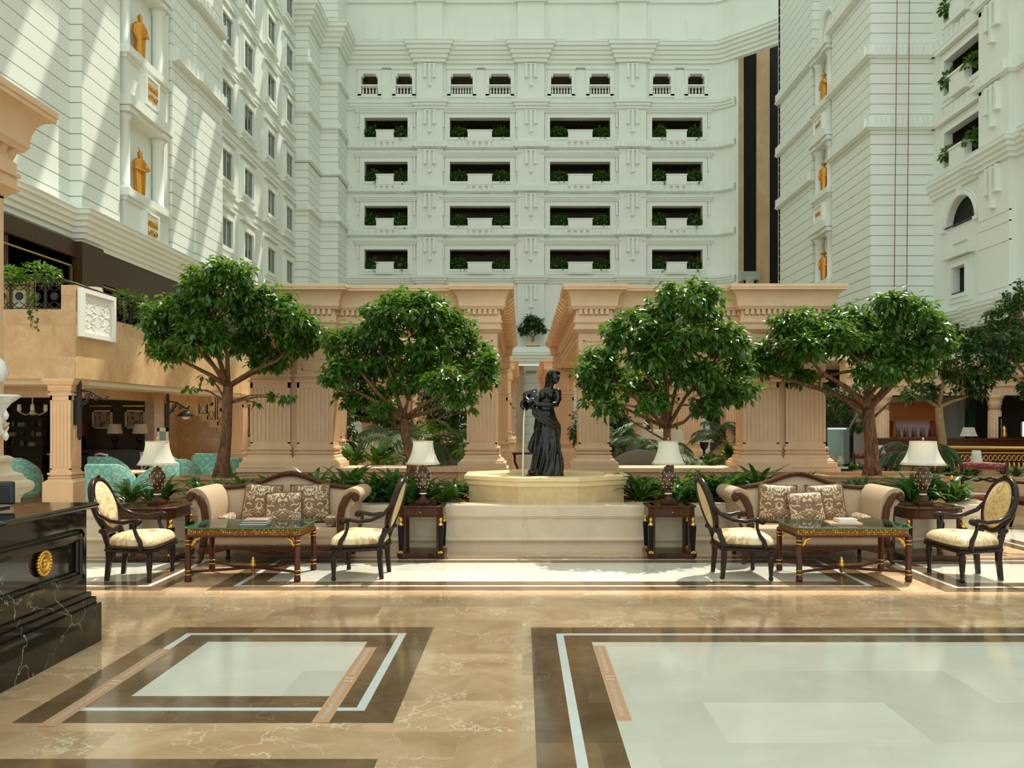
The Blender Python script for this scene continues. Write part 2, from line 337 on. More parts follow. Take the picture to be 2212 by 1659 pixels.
# ================================================================== SETTING: floor
def rect_loop(mb, x0,x1,y0,y1, w, z, m):
    # flat mitred frame of width w
    o = [(x0,y0),(x1,y0),(x1,y1),(x0,y1)]; i = [(x0+w,y0+w),(x1-w,y0+w),(x1-w,y1-w),(x0+w,y1-w)]
    mb.add([(x,y,z) for x,y in o]+[(x,y,z) for x,y in i], [(k,(k+1)%4,4+(k+1)%4,4+k) for k in range(4)], m)
fb = MB(); fb.bx(-24,24,-9,70,-0.2,0); st(fb, 'floor', M_floor)
def inlay(n, x0,x1,y0,y1, lab):
    mb = MB(); z = 0.0015
    rect_loop(mb, x0,x1,y0,y1,0.19,z,0); rect_loop(mb, x0+.19,x1-.19,y0+.19,y1-.19,0.055,z,1)
    rect_loop(mb, x0+.245,x1-.245,y0+.245,y1-.245,0.20,z,0)
    mb.add([(x0+.445,y0+.445,z),(x1-.445,y0+.445,z),(x1-.445,y1-.445,z),(x0+.445,y1-.445,z)], [(0,1,2,3)], 2)
    st(mb, 'trim_%d' % n, [M_fdark, M_fwhite, M_fcream], label=lab)
inlay(1, -2.775,-0.702, 4.63,6.76, 'small square marble floor panel with brown border')
inlay(2, -2.775,-0.702, 2.0,4.136, 'marble floor panel at the bottom edge')
inlay(3, 0.070,7.6, 1.2,6.75, 'large pale marble floor panel with brown border')
inlay(4, -3.05,3.66, 8.22,10.24, 'pale marble floor panel before the fountain')
inlay(5, -9.5,-3.48, 8.22,10.24, 'pale marble floor panel at left')
inlay(6, 4.05,6.9, 8.15,10.15, 'pale marble floor panel at right')
inlay(7, 7.3,11.0, 8.15,10.15, 'pale marble floor panel far right')
inlay(8, 6.3,11.0, 10.7,13.2, 'pale marble floor panel beyond the planter')

def wall_grid(mb, ax, u0,u1,z0,z1, d0,d1, holes, m=0):
    us = sorted({u0,u1,*[h[0] for h in holes],*[h[1] for h in holes]}); zs = sorted({z0,z1,*[h[2] for h in holes],*[h[3] for h in holes]})
    us = [u for u in us if u0-1e-6 <= u <= u1+1e-6]; zs = [z for z in zs if z0-1e-6 <= z <= z1+1e-6]
    for j in range(len(zs)-1):
        i = 0
        while i < len(us)-1:
            def full(k): 
                c = ((us[k]+us[k+1])/2, (zs[j]+zs[j+1])/2)
                return not any(h[0] < c[0] < h[1] and h[2] < c[1] < h[3] for h in holes)
            if not full(i): i += 1; continue
            k = i
            while k+1 < len(us)-1 and full(k+1): k += 1
            if ax == 'X': mb.bx(us[i],us[k+1],d0,d1,zs[j],zs[j+1],m)
            else: mb.bx(d0,d1,us[i],us[k+1],zs[j],zs[j+1],m)
            i = k+1
def courses(mb, path, z0, z1, step=0.515, gap=0.035, dep=0.05, back=0.3, m0=0, m1=1):
    mb.sweep(path, [(-back,z0),(-dep,z0),(-dep,z1),(-back,z1)], m=m1)
    z = z0
    while z < z1-0.05:
        t = min(z+step-gap, z1); mb.sweep(path, [(-back+.02,z),(0,z),(0,t),(-back+.02,t)], m=m0); z += step
def ledge_prof(z, h, d, n=4, back=0.25):
    # stepped moulding growing outward with height
    p = [(-back,z)]
    for i in range(n):
        o = d*(i+1)/n*0.9+0.02; za = z+h*i/n; zb = z+h*(i+1)/n
        p += [(o,za),(o,zb-0.25*h/n),(o+0.012,zb-0.2*h/n)]
    return p+[(d,z+h*0.97),(d,z+h),(-back,z+h)]
def dentils(mb, a, b, z0, z1, d, sp=0.42, wd=0.24, m=0):
    a, b = Vector(a), Vector(b); t = (b-a); L = t.length; t.normalize(); nrm = Vector((t.y,-t.x)); k = max(1,int(L/sp)); rz = math.atan2(t.y,t.x)
    for i in range(k):
        c = a+t*((i+.5)*L/k)+nrm*(d/2)
        mb.box((c.x,c.y,(z0+z1)/2), (wd,d,z1-z0), rz, m)
def dentil_ledge(mb, path, z, h=0.5, d=0.22):
    mb.sweep(path, [(-.2,z),(d*.55,z),(d*.7,z+.05),(d,z+.07),(d,z+.15),(d*.5,z+.16),(d*.5,z+h),(-.2,z+h)])
    for i in range(len(path)-1):
        if (Vector(path[i+1])-Vector(path[i])).length > 0.5: dentils(mb, path[i], path[i+1], z+.16, z+h-.05, d*.95)

# ------------------------------------------------------------------ left wall
WL = MB()
courses(WL, [(-14.9,18),(-14.9,28.05),(-14.5,28.05),(-14.5,30.7)], 8.5, 38)
WL.bx(-15.3,-14.9,30.5,35.4,7.4,38)                                  # niche bay, set back
WL.bx(-14.9,-14.62,30.7,30.95,8.5,38); WL.bx(-14.9,-14.62,34.75,35.24,8.5,38)
courses(WL, [(-14.9,35.3),(-14.5,35.3),(-14.5,37.7),(-14.42,37.7),(-14.42,41.0),(-15.0,41.0)], 8.5, 38)
WL.bx(-15.5,-14.9,41.0,55.8,7.4,38)
courses(WL, [(-14.95,55.8),(-14.0,55.8),(-14.0,59.0),(-12.75,59.0),(-12.75,62.3)], 8.5, 38, step=0.5)
WL.sweep([(-14.9,18),(-14.9,28.05),(-14.5,28.05),(-14.5,41.0),(-14.9,41.0),(-14.9,55.8),(-14.0,55.8),(-14.0,59.0),(-12.75,59.0),(-12.75,62.2)], ledge_prof(7.4,1.1,0.55,6))
for z in (16.5,19.9,23.3):
    dentil_ledge(WL, [(-14.5,35.27),(-14.5,37.7),(-14.42,37.7),(-14.42,41.05)], z, 0.62, 0.28)
for z in (15.3,18.5,21.7,24.9):
    dentil_ledge(WL, [(-14.9,55.8),(-14.0,55.8),(-14.0,59.0),(-12.75,59.0),(-12.75,62.2)], z, 0.5, 0.2)
WL.sweep([(-14.9,55.8),(-14.0,55.8),(-14.0,59.0),(-12.75,59.0),(-12.75,62.2)], ledge_prof(27.4,1.5,0.8,5))
for k in range(6):                                                   # string courses between the window rows
    for dz in (2.35,2.75):
        WL.bx(-14.92,-14.84,41.0,55.8,10.3+3.4*k+dz-.05,10.3+3.4*k+dz+.05)
st(WL, 'wall_left', [M_white, M_groove])
def niche_frame(name, y0, y1, xw, sgn, z, h):
    """ledge, two columns with capitals and lintel framing one statue; sgn is the way the wall faces"""
    mb = MB(); X = lambda d: xw+sgn*d
    def b(d0,d1,a,c,e,f): mb.bx(min(X(d0),X(d1)),max(X(d0),X(d1)),a,c,e,f)
    b(-.1,.62,y0,y1,z-.28,z); b(-.1,.5,y0+.08,y1-.08,z-.42,z-.28); b(-.1,.42,y0+.14,y1-.14,z-1.9,z-.42)
    for yc in (y0+.42,y1-.42):
        mb.lathe([(.27,0),(.27,.12),(.22,.16),(.22,h-.45),(.26,h-.42),(.26,h-.36),(.34,h-.2)], (X(.22),yc,z), 16)
        b(-.12,.62,yc-.38,yc+.38,z+h-.2,z+h)
    b(-.1,.7,y0,y1,z+h+.02,z+h+.4); b(-.1,.55,y0+.5,y1-.5,z+h-.18,z+h+.02)
    b(-.1,-.02,y0+.8,y1-.8,z,z+h-.2)
    return st(mb, name, M_white)
niche_frame('niche', 30.95, 34.75, -14.9, 1, 10.1, 3.0); niche_frame('niche', 30.95, 34.75, -14.9, 1, 15.3, 3.0)
WN = 0
def side_window(y, z, sgn=1, xw=-14.9, w=1.5, h=1.4):
    global WN; WN += 1
    r = thing('window_%d' % WN, None, None, (xw, y, z)); r['kind'] = 'structure'
    mb = MB()
    for i, (d, b0, b1) in enumerate(((.15,0,.20),(.10,.20,.34),(.05,.34,.50))):
        mb.bx(0,d,-w/2-b1,-w/2-b0,-b1,h+b1); mb.bx(0,d,w/2+b0,w/2+b1,-b1,h+b1); mb.bx(0,d,-w/2-b0,w/2+b0,h+b0,h+b1); mb.bx(0,d,-w/2-b0,w/2+b0,-b1,-b0)
    mb.bx(0,.2,-w/2-.56,w/2+.56,-.6,-.5); mb.bx(0,.2,-w/2-.56,w/2+.56,h+.5,h+.6)
    mb.build('window_surround', M_white, r)
    g = MB(); g.bx(0.01,.03,-w/2,w/2,0,h); g.build('pane', M_win, r)
    f = MB(); f.bx(.03,.07,-.03,.03,0,h); f.bx(.03,.07,-w/2,w/2,h-.05,h); f.bx(.03,.07,-w/2,w/2,0,.05); f.build('mullion', M_groove, r)
for y in (42.75,46.1,50.3,54.2):
    for k in range(6): side_window(y, 10.3+3.4*k)

# dark timber storey under the white cornice
dw = MB()
dw.bx(-15.3,-14.6,18,41,3.9,7.45); dw.bx(-14.6,-14.25,27.6,29.0,3.9,7.42); dw.bx(-14.6,-14.45,29.0,41,6.3,7.42); dw.bx(-14.6,-14.45,18,27.6,6.9,7.42)
for z in (6.15,6.0,5.85): dw.bx(-14.6,-14.5,29.6,41,z,z+.06)
st(dw, 'wall_panelling', M_panel)
gt = MB()
gt.bx(-14.5,-14.42,22.3,27.3,6.55,6.6); gt.bx(-14.5,-14.42,27.25,27.3,3.9,6.6); gt.bx(-14.5,-14.42,22.3,22.35,3.9,6.6)
gt.bx(-14.5,-14.42,29.3,41,6.2,6.25); gt.bx(-14.5,-14.42,29.3,29.35,3.9,6.2)
st(gt, 'trim_9', M_brass, label='thin gilt line around the dark panels')
r = thing('window_%d' % (WN+1), None, None, (-14.55,24.2,4.0)); WN += 1; r['kind'] = 'structure'
g = MB(); g.bx(0,.03,-1.2,1.0,0,1.75); g.build('pane', plain('patterned_glass', (0.42,0.44,0.34), 0.2, noise_amt=0.3, scale=6), r)
g = MB()
for y in (-1.2,-1.0,-.2,.0,.75,1.0): g.bx(.03,.09,y-.03,y+.03,0,1.75)
g.bx(.03,.09,-1.2,1.0,1.7,1.78); g.bx(.03,.09,-1.2,1.0,1.45,1.5)
for rr in (.3,.2,.1): g.tube([(.06,-.6+rr*cos(t*pi/12),1.0+rr*sin(t*pi/12)) for t in range(25)], .018, 6)
g.build('gilt_frame', M_brass, r)

# ------------------------------------------------------------------ back wall
YB = 62.0
cols = [(-11.46,-8.32),(-5.26,-0.88),(2.02,6.40),(9.43,13.1)]
rows = [12.57,15.73,18.94,22.14]; OH = 1.42
small = [(-11.7,-10.5),(-9.2,-8.0),(-5.2,-3.6),(-2.4,-.84),(2.1,3.6),(4.9,6.4),(9.5,10.8),(12.05,13.25)]
PIL = [(-7.65,-5.75),(-.34,1.6),(7.0,9.0)]
holes = [(a,b,z,z+OH) for a,b in cols for z in rows]+[(a,b,25.27,26.8) for a,b in small]
wb = MB(); wall_grid(wb, 'X', -13.3,13.5,6.6,38, YB,YB+.5, holes)
curve = [(13.5,YB),(14.1,YB-.08),(14.5,YB-.28),(14.9,YB-.6),(15.2,YB-.95)]
wb.sweep(curve, [(-.5,6.6),(0,6.6),(0,28),(-.5,28)])
wb.sweep(curve+[(16.6,YB-2.3),(17.8,YB-3.6),(19.5,YB-4.6),(22,YB-5.2)], [(-.5,28),(0,28),(0,38),(-.5,38)])
for a,b in PIL: wb.bx(a,b,YB-.25,YB+.1,6.6,38)
def bpath(d=0.25, e=0.0, xend=True):
    p = [(-13.2,YB)]
    for a,b in PIL: p += [(a-e,YB),(a-e,YB-d),(b+e,YB-d),(b+e,YB)]
    return p+(curve if xend else [(13.5,YB)])
for z in (14.95,18.12,21.3): dentil_ledge(wb, bpath(), z-.0, .52, .3)
wb.sweep(bpath(.25,.05), ledge_prof(24.15,.65,.35,3)); wb.sweep(bpath(.25,.05), ledge_prof(11.55,.5,.35,3))
ccurve = [(16.6,YB-2.3),(17.8,YB-3.6),(19.5,YB-4.6),(22,YB-5.2)]
wb.sweep(bpath(.30,.08)+ccurve, ledge_prof(27.5,1.4,.75,5)); wb.sweep(bpath(.3,.05)+ccurve, ledge_prof(31.9,1.1,.5,3))
for a,b in cols:                                                     # blind panels in the attic
    for x0,x1 in ((a-.1,a+1.2),(b-1.2,b+.1)):
        wb.bx(x0,x1,YB-.05,YB,29.2,30.9); wb.bx(x0+.12,x1-.12,YB-.09,YB,29.3,30.75)
st(wb, 'wall_back', [M_white, M_groove])
for a,b in PIL:                                                      # three-bar pendants hung on every pilaster
    for z in (11.4,14.85,18.05,21.2,24.1,27.45):
        mb = MB(); c = (a+b)/2; y = YB-.25
        for dx, l in ((-.33,.95),(0,1.55),(.33,.95)):
            mb.bx(c+dx-.09,c+dx+.09,y-.16,y,z-l,z); mb.bx(c+dx-.13,c+dx+.13,y-.2,y,z-l-.1,z-l)
        mb.bx(c-.45,c+.45,y-.12,y,z-.1,z)
        st(mb, 'wall_ornament', M_white)
WINS = []
def big_opening(a, b, z, i, j):
    global WN; WN += 1
    r = thing('window_%d' % WN, None, None, (a, YB, z)); r['kind'] = 'structure'; W = b-a
    m = MB()
    for d,b0,b1 in ((.16,0,.18),(.1,.18,.36)):
        m.bx(-b1,-b0,-d,0,-b1,OH+b1); m.bx(W+b0,W+b1,-d,0,-b1,OH+b1); m.bx(-b0,W+b0,-d,0,OH+b0,OH+b1); m.bx(-b0,W+b0,-d,0,-b1,-b0)
    m.sweep([(-.55,0),(-.55,-.12),(W+.55,-.12),(W+.55,0)], ledge_prof(OH+.36,.36,.22,3,.1))
    m.bx(-.55,-.4,-.14,0,.75,OH+.36); m.bx(W+.4,W+.55,-.14,0,.75,OH+.36)
    m.build('window_surround', M_white, r)
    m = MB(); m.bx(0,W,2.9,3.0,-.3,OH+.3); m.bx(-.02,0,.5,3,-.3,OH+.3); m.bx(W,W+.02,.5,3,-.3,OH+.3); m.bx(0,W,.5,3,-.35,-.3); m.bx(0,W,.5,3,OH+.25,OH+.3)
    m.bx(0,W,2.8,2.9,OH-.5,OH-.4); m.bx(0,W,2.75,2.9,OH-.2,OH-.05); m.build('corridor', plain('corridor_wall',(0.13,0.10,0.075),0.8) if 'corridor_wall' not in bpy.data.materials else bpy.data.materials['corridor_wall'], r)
    pw = W*.4; c = W/2 if W > 4 else W*.48
    m = MB(); m.bx(c-pw/2,c+pw/2,-.3,.0,-.38,.42); m.bx(c-pw/2-.05,c+pw/2+.05,-.34,.05,.42,.5)
    m.bx(c-pw/2+.1,c+pw/2-.1,-.33,-.3,-.28,.3); m.build('parapet_panel', M_white, r)
    m = MB(); m.bx(c-.7,c+.7,-.03,0,OH+.95,OH+1.08); m.build('grille', M_grille, r)
    m = MB()
    for x0,x1 in ((0.05,c-pw/2),(c+pw/2,W-.05)):
        m.bx(x0,x1,.2,.24,.5,.54); n = int((x1-x0)/.12)
        for q in range(n): m.bx(x0+q*.12,x0+q*.12+.02,.2,.23,0,.5)
    m.build('railing', M_iron, r)
    m = MB(); m.lathe([(.02,0),(.22,.02),(.16,.16),(.03,.2)], (c,1.6,OH-.1), 10); m.build('ceiling_lamp', M_iron, r)
    return c, pw
for i,(a,b) in enumerate(cols):
    for j,z in enumerate(rows): c, pw = big_opening(a,b,z,i,j); WINS.append((a,b,z,i,j,c,pw))
for a,b in small:
    WN += 1; r = thing('window_%d' % WN, None, None, (a,YB,25.27)); r['kind'] = 'structure'; W = b-a
    m = MB(); m.bx(-.25,0,-.12,0,-.1,1.8); m.bx(W,W+.25,-.12,0,-.1,1.8); m.bx(0,W,-.12,.3,1.5,1.8); m.bx(-.3,W+.3,-.2,0,1.8,1.95); m.bx(-.12,W+.12,-.16,.3,.6,.7); m.bx(-.25,W+.25,-.12,.2,-.2,.03)
    for x in (0,W-.15): m.bx(x,x+.15,-.1,.3,1.32,1.5)
    m.build('window_surround', M_white, r)
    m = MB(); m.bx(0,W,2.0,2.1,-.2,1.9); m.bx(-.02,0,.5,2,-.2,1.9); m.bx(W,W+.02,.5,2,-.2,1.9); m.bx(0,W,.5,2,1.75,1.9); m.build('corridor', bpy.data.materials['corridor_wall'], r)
    n = int(W/.2)
    for q in range(n):
        m = MB(); x = W*(q+.5)/n; m.lathe([(.05,0),(.05,.06),(.03,.1),(.075,.22),(.03,.45),(.05,.5),(.05,.6)], (x,.05,.02), 8); m.build('baluster', M_white, r)
for i in range(0,8,2):
    x = (small[i][1]+small[i+1][0])/2; m = MB(); m.bx(x-.75,x+.75,YB-.03,YB,27.1,27.24); st(m, 'trim_grille', M_grille)
    m = MB(); m.bx(x-.4,x+.4,YB-.1,YB,24.85,25.9); m.bx(x-.32,x+.32,YB-.14,YB,24.95,25.8); st(m, 'wall_panel', M_white)
# gallery with the single small tree, and the bay below it
m = MB(); m.bx(-1.6,2.9,59.6,62.2,6.3,6.75); m.sweep([(-1.6,62),(-1.6,59.6),(2.9,59.6),(2.9,62)], ledge_prof(5.5,.85,.4,4))
m.bx(-13.3,-1.6,61.6,62.2,5.5,6.75); m.bx(2.9,17,61.6,62.2,5.5,6.75)
st(m, 'wall_gallery', M_white)
m = MB(); courses(m, [(-15,62.3),(17,62.3)], 0, 5.6, 0.62); st(m, 'wall_bay', [M_white, M_groove])
m = MB(); m.bx(-.4,.1,61.2,62.2,0,5.5); m.bx(1.9,2.4,61.2,62.2,0,5.5); st(m, 'pillar', M_shaft)
m = MB(); m.bx(.3,1.5,61.98,62.05,5.0,5.2); st(m, 'trim_grille', M_grille)
# lift shaft: tan stone bands and black glass
m = MB(); m.bx(15.55,16.2,62.3,62.8,6,34); m.bx(17.15,18.1,62.3,62.8,6,34); st(m, 'wall_shaft_stone', M_shaft)
m = MB(); m.bx(16.2,17.15,62.5,62.8,6,34); m.bx(18.1,20.5,62.5,62.8,6,34); st(m, 'wall_shaft_glass', M_blackp)
t = thing('lift_cab', 'grey metal lift cab top low in the dark shaft', 'lift', (16.55,62.0,11.3))
m = MB(); m.bx(-.6,.6,-.2,.3,.5,1.1); m.bx(-.7,-.6,-.25,.3,.4,1.15); m.bx(.6,.7,-.25,.3,.4,1.15); m.build('cab_frame', M_grille, t)
m = MB(); m.lathe([(.3,0),(.3,.5),(.36,.52),(.36,.58)], (0,-.1,0), 14); m.build('drum', M_groove, t)
# ------------------------------------------------------------------ right tower and right wall
WT = MB()
courses(WT, [(15.5,51.5),(15.5,45.5),(15.9,45.5)], 4.0, 38, .5)
WT.bx(15.9,16.3,42.4,45.6,4,38)
TP = [(15.9,42.6),(15.5,42.6),(15.5,37.9),(18.3,37.9)]
courses(WT, TP, 4.0, 38, .45)
for z in (14.4,17.55,20.7): dentil_ledge(WT, [(15.5,51.5),(15.5,45.5),(15.9,45.5)], z-.1, .6, .25)
for z in (14.5,17.7,20.9): dentil_ledge(WT, TP, z, .62, .28)
WT.bx(15.5,18.6,51.2,51.6,4,38)
st(WT, 'wall_tower', [M_white, M_groove])
for z in (8.75,13.35,17.95): niche_frame('niche', 42.75, 45.35, 15.9, -1, z, 2.6)
m = MB(); m.tube([(15.92-.1,44.05+1.15*cos(t*pi/16),21.3+1.5*sin(t*pi/16)) for t in range(17)], .14, 8); st(m, 'trim_arch', M_white)
WR = MB()
ho = [(33.9,36.7,z,z+1.5) for z in (12.45,15.55,18.7,21.8)]+[(35.0,36.1,6.9,8.05)]
wall_grid(WR, 'Y', 22,37.9,5.5,38, 18.3,18.55, ho+[(34.3,36.7,9.8,11.0)])
# spandrels of the arched window
arc = [(34.3+1.2-1.2*cos(t*pi/12), 9.8+1.15*sin(t*pi/12)) for t in range(13)]
WR.slab([(34.3,9.8)]+arc[1:7]+[(35.5,11.0),(34.3,11.0)], 18.3,18.55,'X'); WR.slab([(36.7,9.8),(36.7,11.0),(35.5,11.0)]+arc[6:12], 18.3,18.55,'X')
WR.bx(18.0,18.4,31.5,33.6,5.5,38); WR.bx(18.05,18.4,28.0,30.0,5.5,38)
RP = lambda e: [(18.3,37.9),(18.3,33.6+e),(18.0,33.6+e),(18.0,31.5-e),(18.3,31.5-e),(18.3,30.0+e),(18.05,30.0+e),(18.05,28-e),(18.3,28-e),(18.3,22)]
for z in (14.5,17.7,20.9): dentil_ledge(WR, RP(.03), z, .55, .2)
WR.sweep(RP(.05), ledge_prof(11.35,.75,.4,4)); WR.sweep(RP(.05), ledge_prof(5.4,.75,.55,5))
for z in (9.4,9.0,8.3,6.6,6.3):
    WR.sweep([(18.0,33.6),(18.0,31.5)], [(-.1,z),(.03,z),(.03,z+.05),(-.1,z+.05)], m=0); WR.bx(18.27,18.31,22,27.9,z,z+.04)
st(WR, 'wall_right', [M_white, M_groove])
for z in (11.3,14.4,17.6,20.8):
    mb = MB()
    for dy, l in ((-.33,.95),(0,1.5),(.33,.95)):
        mb.bx(17.84,18.0,32.5+dy-.09,32.5+dy+.09,z-l,z); mb.bx(17.78,18.0,32.5+dy-.13,32.5+dy+.13,z-l-.1,z-l)
    mb.bx(17.88,18.0,32.05,32.95,z-.1,z); st(mb, 'wall_ornament', M_white)
WINR = []
for z in (12.45,15.55,18.7,21.8):
    WN += 1; r = thing('window_%d' % WN, None, None, (18.3,33.9,z)); r['kind'] = 'structure'
    m = MB(); L = 2.8
    for d,b0,b1 in ((.14,0,.2),(.08,.2,.4)):
        m.bx(-d,0,-b1,-b0,-b1,1.5+b1); m.bx(-d,0,L+b0,L+b1,-b1,1.5+b1); m.bx(-d,0,-b0,L+b0,1.5+b0,1.5+b1); m.bx(-d,0,-b0,L+b0,-b1,-b0)
    m.bx(-.3,0,-.5,L+.5,1.92,2.1); m.build('window_surround', M_white, r)
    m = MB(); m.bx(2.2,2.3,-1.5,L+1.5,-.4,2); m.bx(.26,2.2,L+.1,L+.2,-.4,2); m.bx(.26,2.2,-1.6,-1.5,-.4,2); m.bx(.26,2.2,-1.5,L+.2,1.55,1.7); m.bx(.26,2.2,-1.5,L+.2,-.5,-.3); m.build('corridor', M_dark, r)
    m = MB(); m.bx(-.32,0,.75,2.0,-.35,.5); m.bx(-.38,.05,.7,2.05,.5,.58); m.build('parapet_panel', M_white, r)
    m = MB(); m.bx(-.03,0,.8,1.9,1.98+.2,2.12+.2); m.build('grille', M_grille, r)
    WINR.append(z)
for nm, y0,y1,z0,z1 in (('a',34.3,36.7,9.8,11.0),('s',35.0,36.1,6.9,8.05)):
    WN += 1; r = thing('window_%d' % WN, None, None, (18.3,y0,z0)); r['kind'] = 'structure'; L = y1-y0; H = z1-z0
    m = MB()
    if nm == 'a':
        for rr, d in ((1.3,.12),(1.45,.07)): m.tube([(-.02,1.2-rr*cos(t*pi/14),rr*.97*sin(t*pi/14)) for t in range(15)], d, 6)
        m.bx(-.2,0,-.35,-.02,-.12,.02); m.bx(-.2,0,L+.02,L+.35,-.12,.02); m.bx(-.16,0,1.05,1.35,1.15,1.6)
    else:
        for d,b0,b1 in ((.14,0,.15),(.08,.15,.35)):
            m.bx(-d,0,-b1,-b0,-b1,H+b1); m.bx(-d,0,L+b0,L+b1,-b1,H+b1); m.bx(-d,0,-b0,L+b0,H+b0,H+b1); m.bx(-d,0,-b0,L+b0,-b1,-b0)
        m.bx(-.3,0,-.6,L+.6,H+.4,H+.6); m.bx(-.1,0,.0,L,H+1.0,H+1.15)
    m.build('window_surround', M_white, r)
    m = MB(); m.bx(.26,.3,-.1,L+.1,-.1,H+.1); m.build('pane', M_blackp, r)
    m = MB(); m.bx(-.1,-.05,-.1,L+.1,.02,.07); m.build('rail', M_iron, r)
for x0, yy in ((16.35,0),(16.9,1)):
    m = MB(); m.tube([(x0+.35,37.55,38),(x0,37.5,4.5)], .018, 6)
    tag(m.build('hanging_cable', plain('red_cable_%d'%yy,(0.33,0.12,0.07),.6)), ('left' if yy == 0 else 'right')+' of two thin red cables hanging before the tower', 'cable', 'hanging cables')
# unseen roof band, added to keep the sun off the near floor
m = MB(); m.bx(-22,22,13.0,21.6,30,30.6); m.bx(-22,22,21.6,22.2,29.4,31); st(m, 'ceiling', M_white)
for k in range(10):  # unseen girders, laid out to streak the sun on the left wall
    m = MB(); y = 34.0+k*3.0; m.bx(-16,20,y-.4,y+.4,38.2,39.4); st(m, 'shading_beam', M_white)
for k in range(11):
    m = MB(); x = -15+k*3.3; m.bx(x-.4,x+.4,33.6,64,38.6,39.3); st(m, 'shading_beam', M_white)
# ================================================================== classical stone order used by the pavilion and the columns
def entab(z, H, D, back):
    n = [(0,0),(.05,.02),(.10,.05),(.16,.085),(.16,.12),(.125,.125),(.125,.215),(.165,.22),(.165,.26),(.125,.27),(.125,.37),(.09,.385),(.09,.50),(.20,.50),(.22,.53),(.25,.56),(.25,.585)]
    for i in range(9):
        a = i/8*pi/2; n.append((.25+.25*(1-cos(a)), .585+.295*sin(a)))
    n += [(.515,.885),(.515,.93),(.535,.935),(.535,1.0)]
    return [(-back,z)]+[(o*D/.535, z+h*H) for o,h in n]+[(-back,z+H)]
def sq(x0,x1,y0,y1): return [(x0,y0),(x1,y0),(x1,y1),(x0,y1)]
def column(x0,x1,y0,y1,zb,zt,parent=None,name='column',cap=True,ped=None, flute=True):
    """square fluted pillar from zb to zt; ped = height of a plain pedestal block at its foot"""
    mb = MB(); w = x1-x0; z = zb
    S = lambda p: mb.sweep(sq(x0,x1,y0,y1), [(-.06,p[0][1])]+p+[(-.06,p[-1][1])], True)
    if ped:
        S([(.09,z),(.09,z+ped-.06),(.05,z+ped-.03),(.02,z+ped)]); z += ped
    else:
        S([(.13,z),(.13,z+.075),(.10,z+.08),(.10,z+.10),(.07,z+.13),(.045,z+.145),(.045,z+.17),(.01,z+.2)]); z += .2
    S([(.0,z),(.03,z+.01),(.03,z+.035),(0,z+.045)]); z += .06
    S([(.0,z),(.035,z+.01),(.035,z+.045),(0,z+.055)]); z += .1
    top = zt-(.72 if cap else .28)
    mb.bx(x0+.012,x1-.012,y0+.012,y1-.012,zb,zt)
    mb.bx(x0,x1,y0,y1,zb,z+.02); mb.bx(x0,x1,y0,y1,top-.1,zt)
    for a in ((x0,y0),(x1-.035,y0),(x0,y1-.035),(x1-.035,y1-.035)): mb.bx(a[0],a[0]+.035,a[1],a[1]+.035,z,top)
    n = max(4,int(w/.075))
    if flute:
        for i in range(n):
            x = x0+.05+(w-.1)*(i+.5)/n; d = (w-.1)/n*.27
            for yy in (y0+.002,y1-.014): mb.bx(x-d,x+d,yy,yy+.012,z+.04,top-.12)
        n2 = max(3,int((y1-y0)/.075))
        for i in range(n2):
            y = y0+.05+(y1-y0-.1)*(i+.5)/n2; d = (y1-y0-.1)/n2*.27
            for xx in (x0+.002,x1-.014): mb.bx(xx,xx+.012,y-d,y+d,z+.04,top-.12)
    for zz in (top-.02,top+.06): S([(0,zz),(.03,zz+.01),(.03,zz+.035),(0,zz+.045)])
    if cap:
        zc0, zc1 = top+.17, zt-.1
        rr = MB()
        for (a,b,c,d) in ((x0+.07,x1-.07,zc0,zc0+.02),(x0+.07,x1-.07,zc1-.02,zc1)): mb.bx(a,b,y0-.012,y0,c,d)
        for a in (x0+.07,x1-.09): mb.bx(a,a+.02,y0-.012,y0,zc0,zc1)
    else:
        S([(.0,zt-.2),(.03,zt-.17),(.03,zt-.12),(.07,zt-.1),(.10,zt-.04),(.10,zt)])
    return mb.build(name, M_stone, parent)
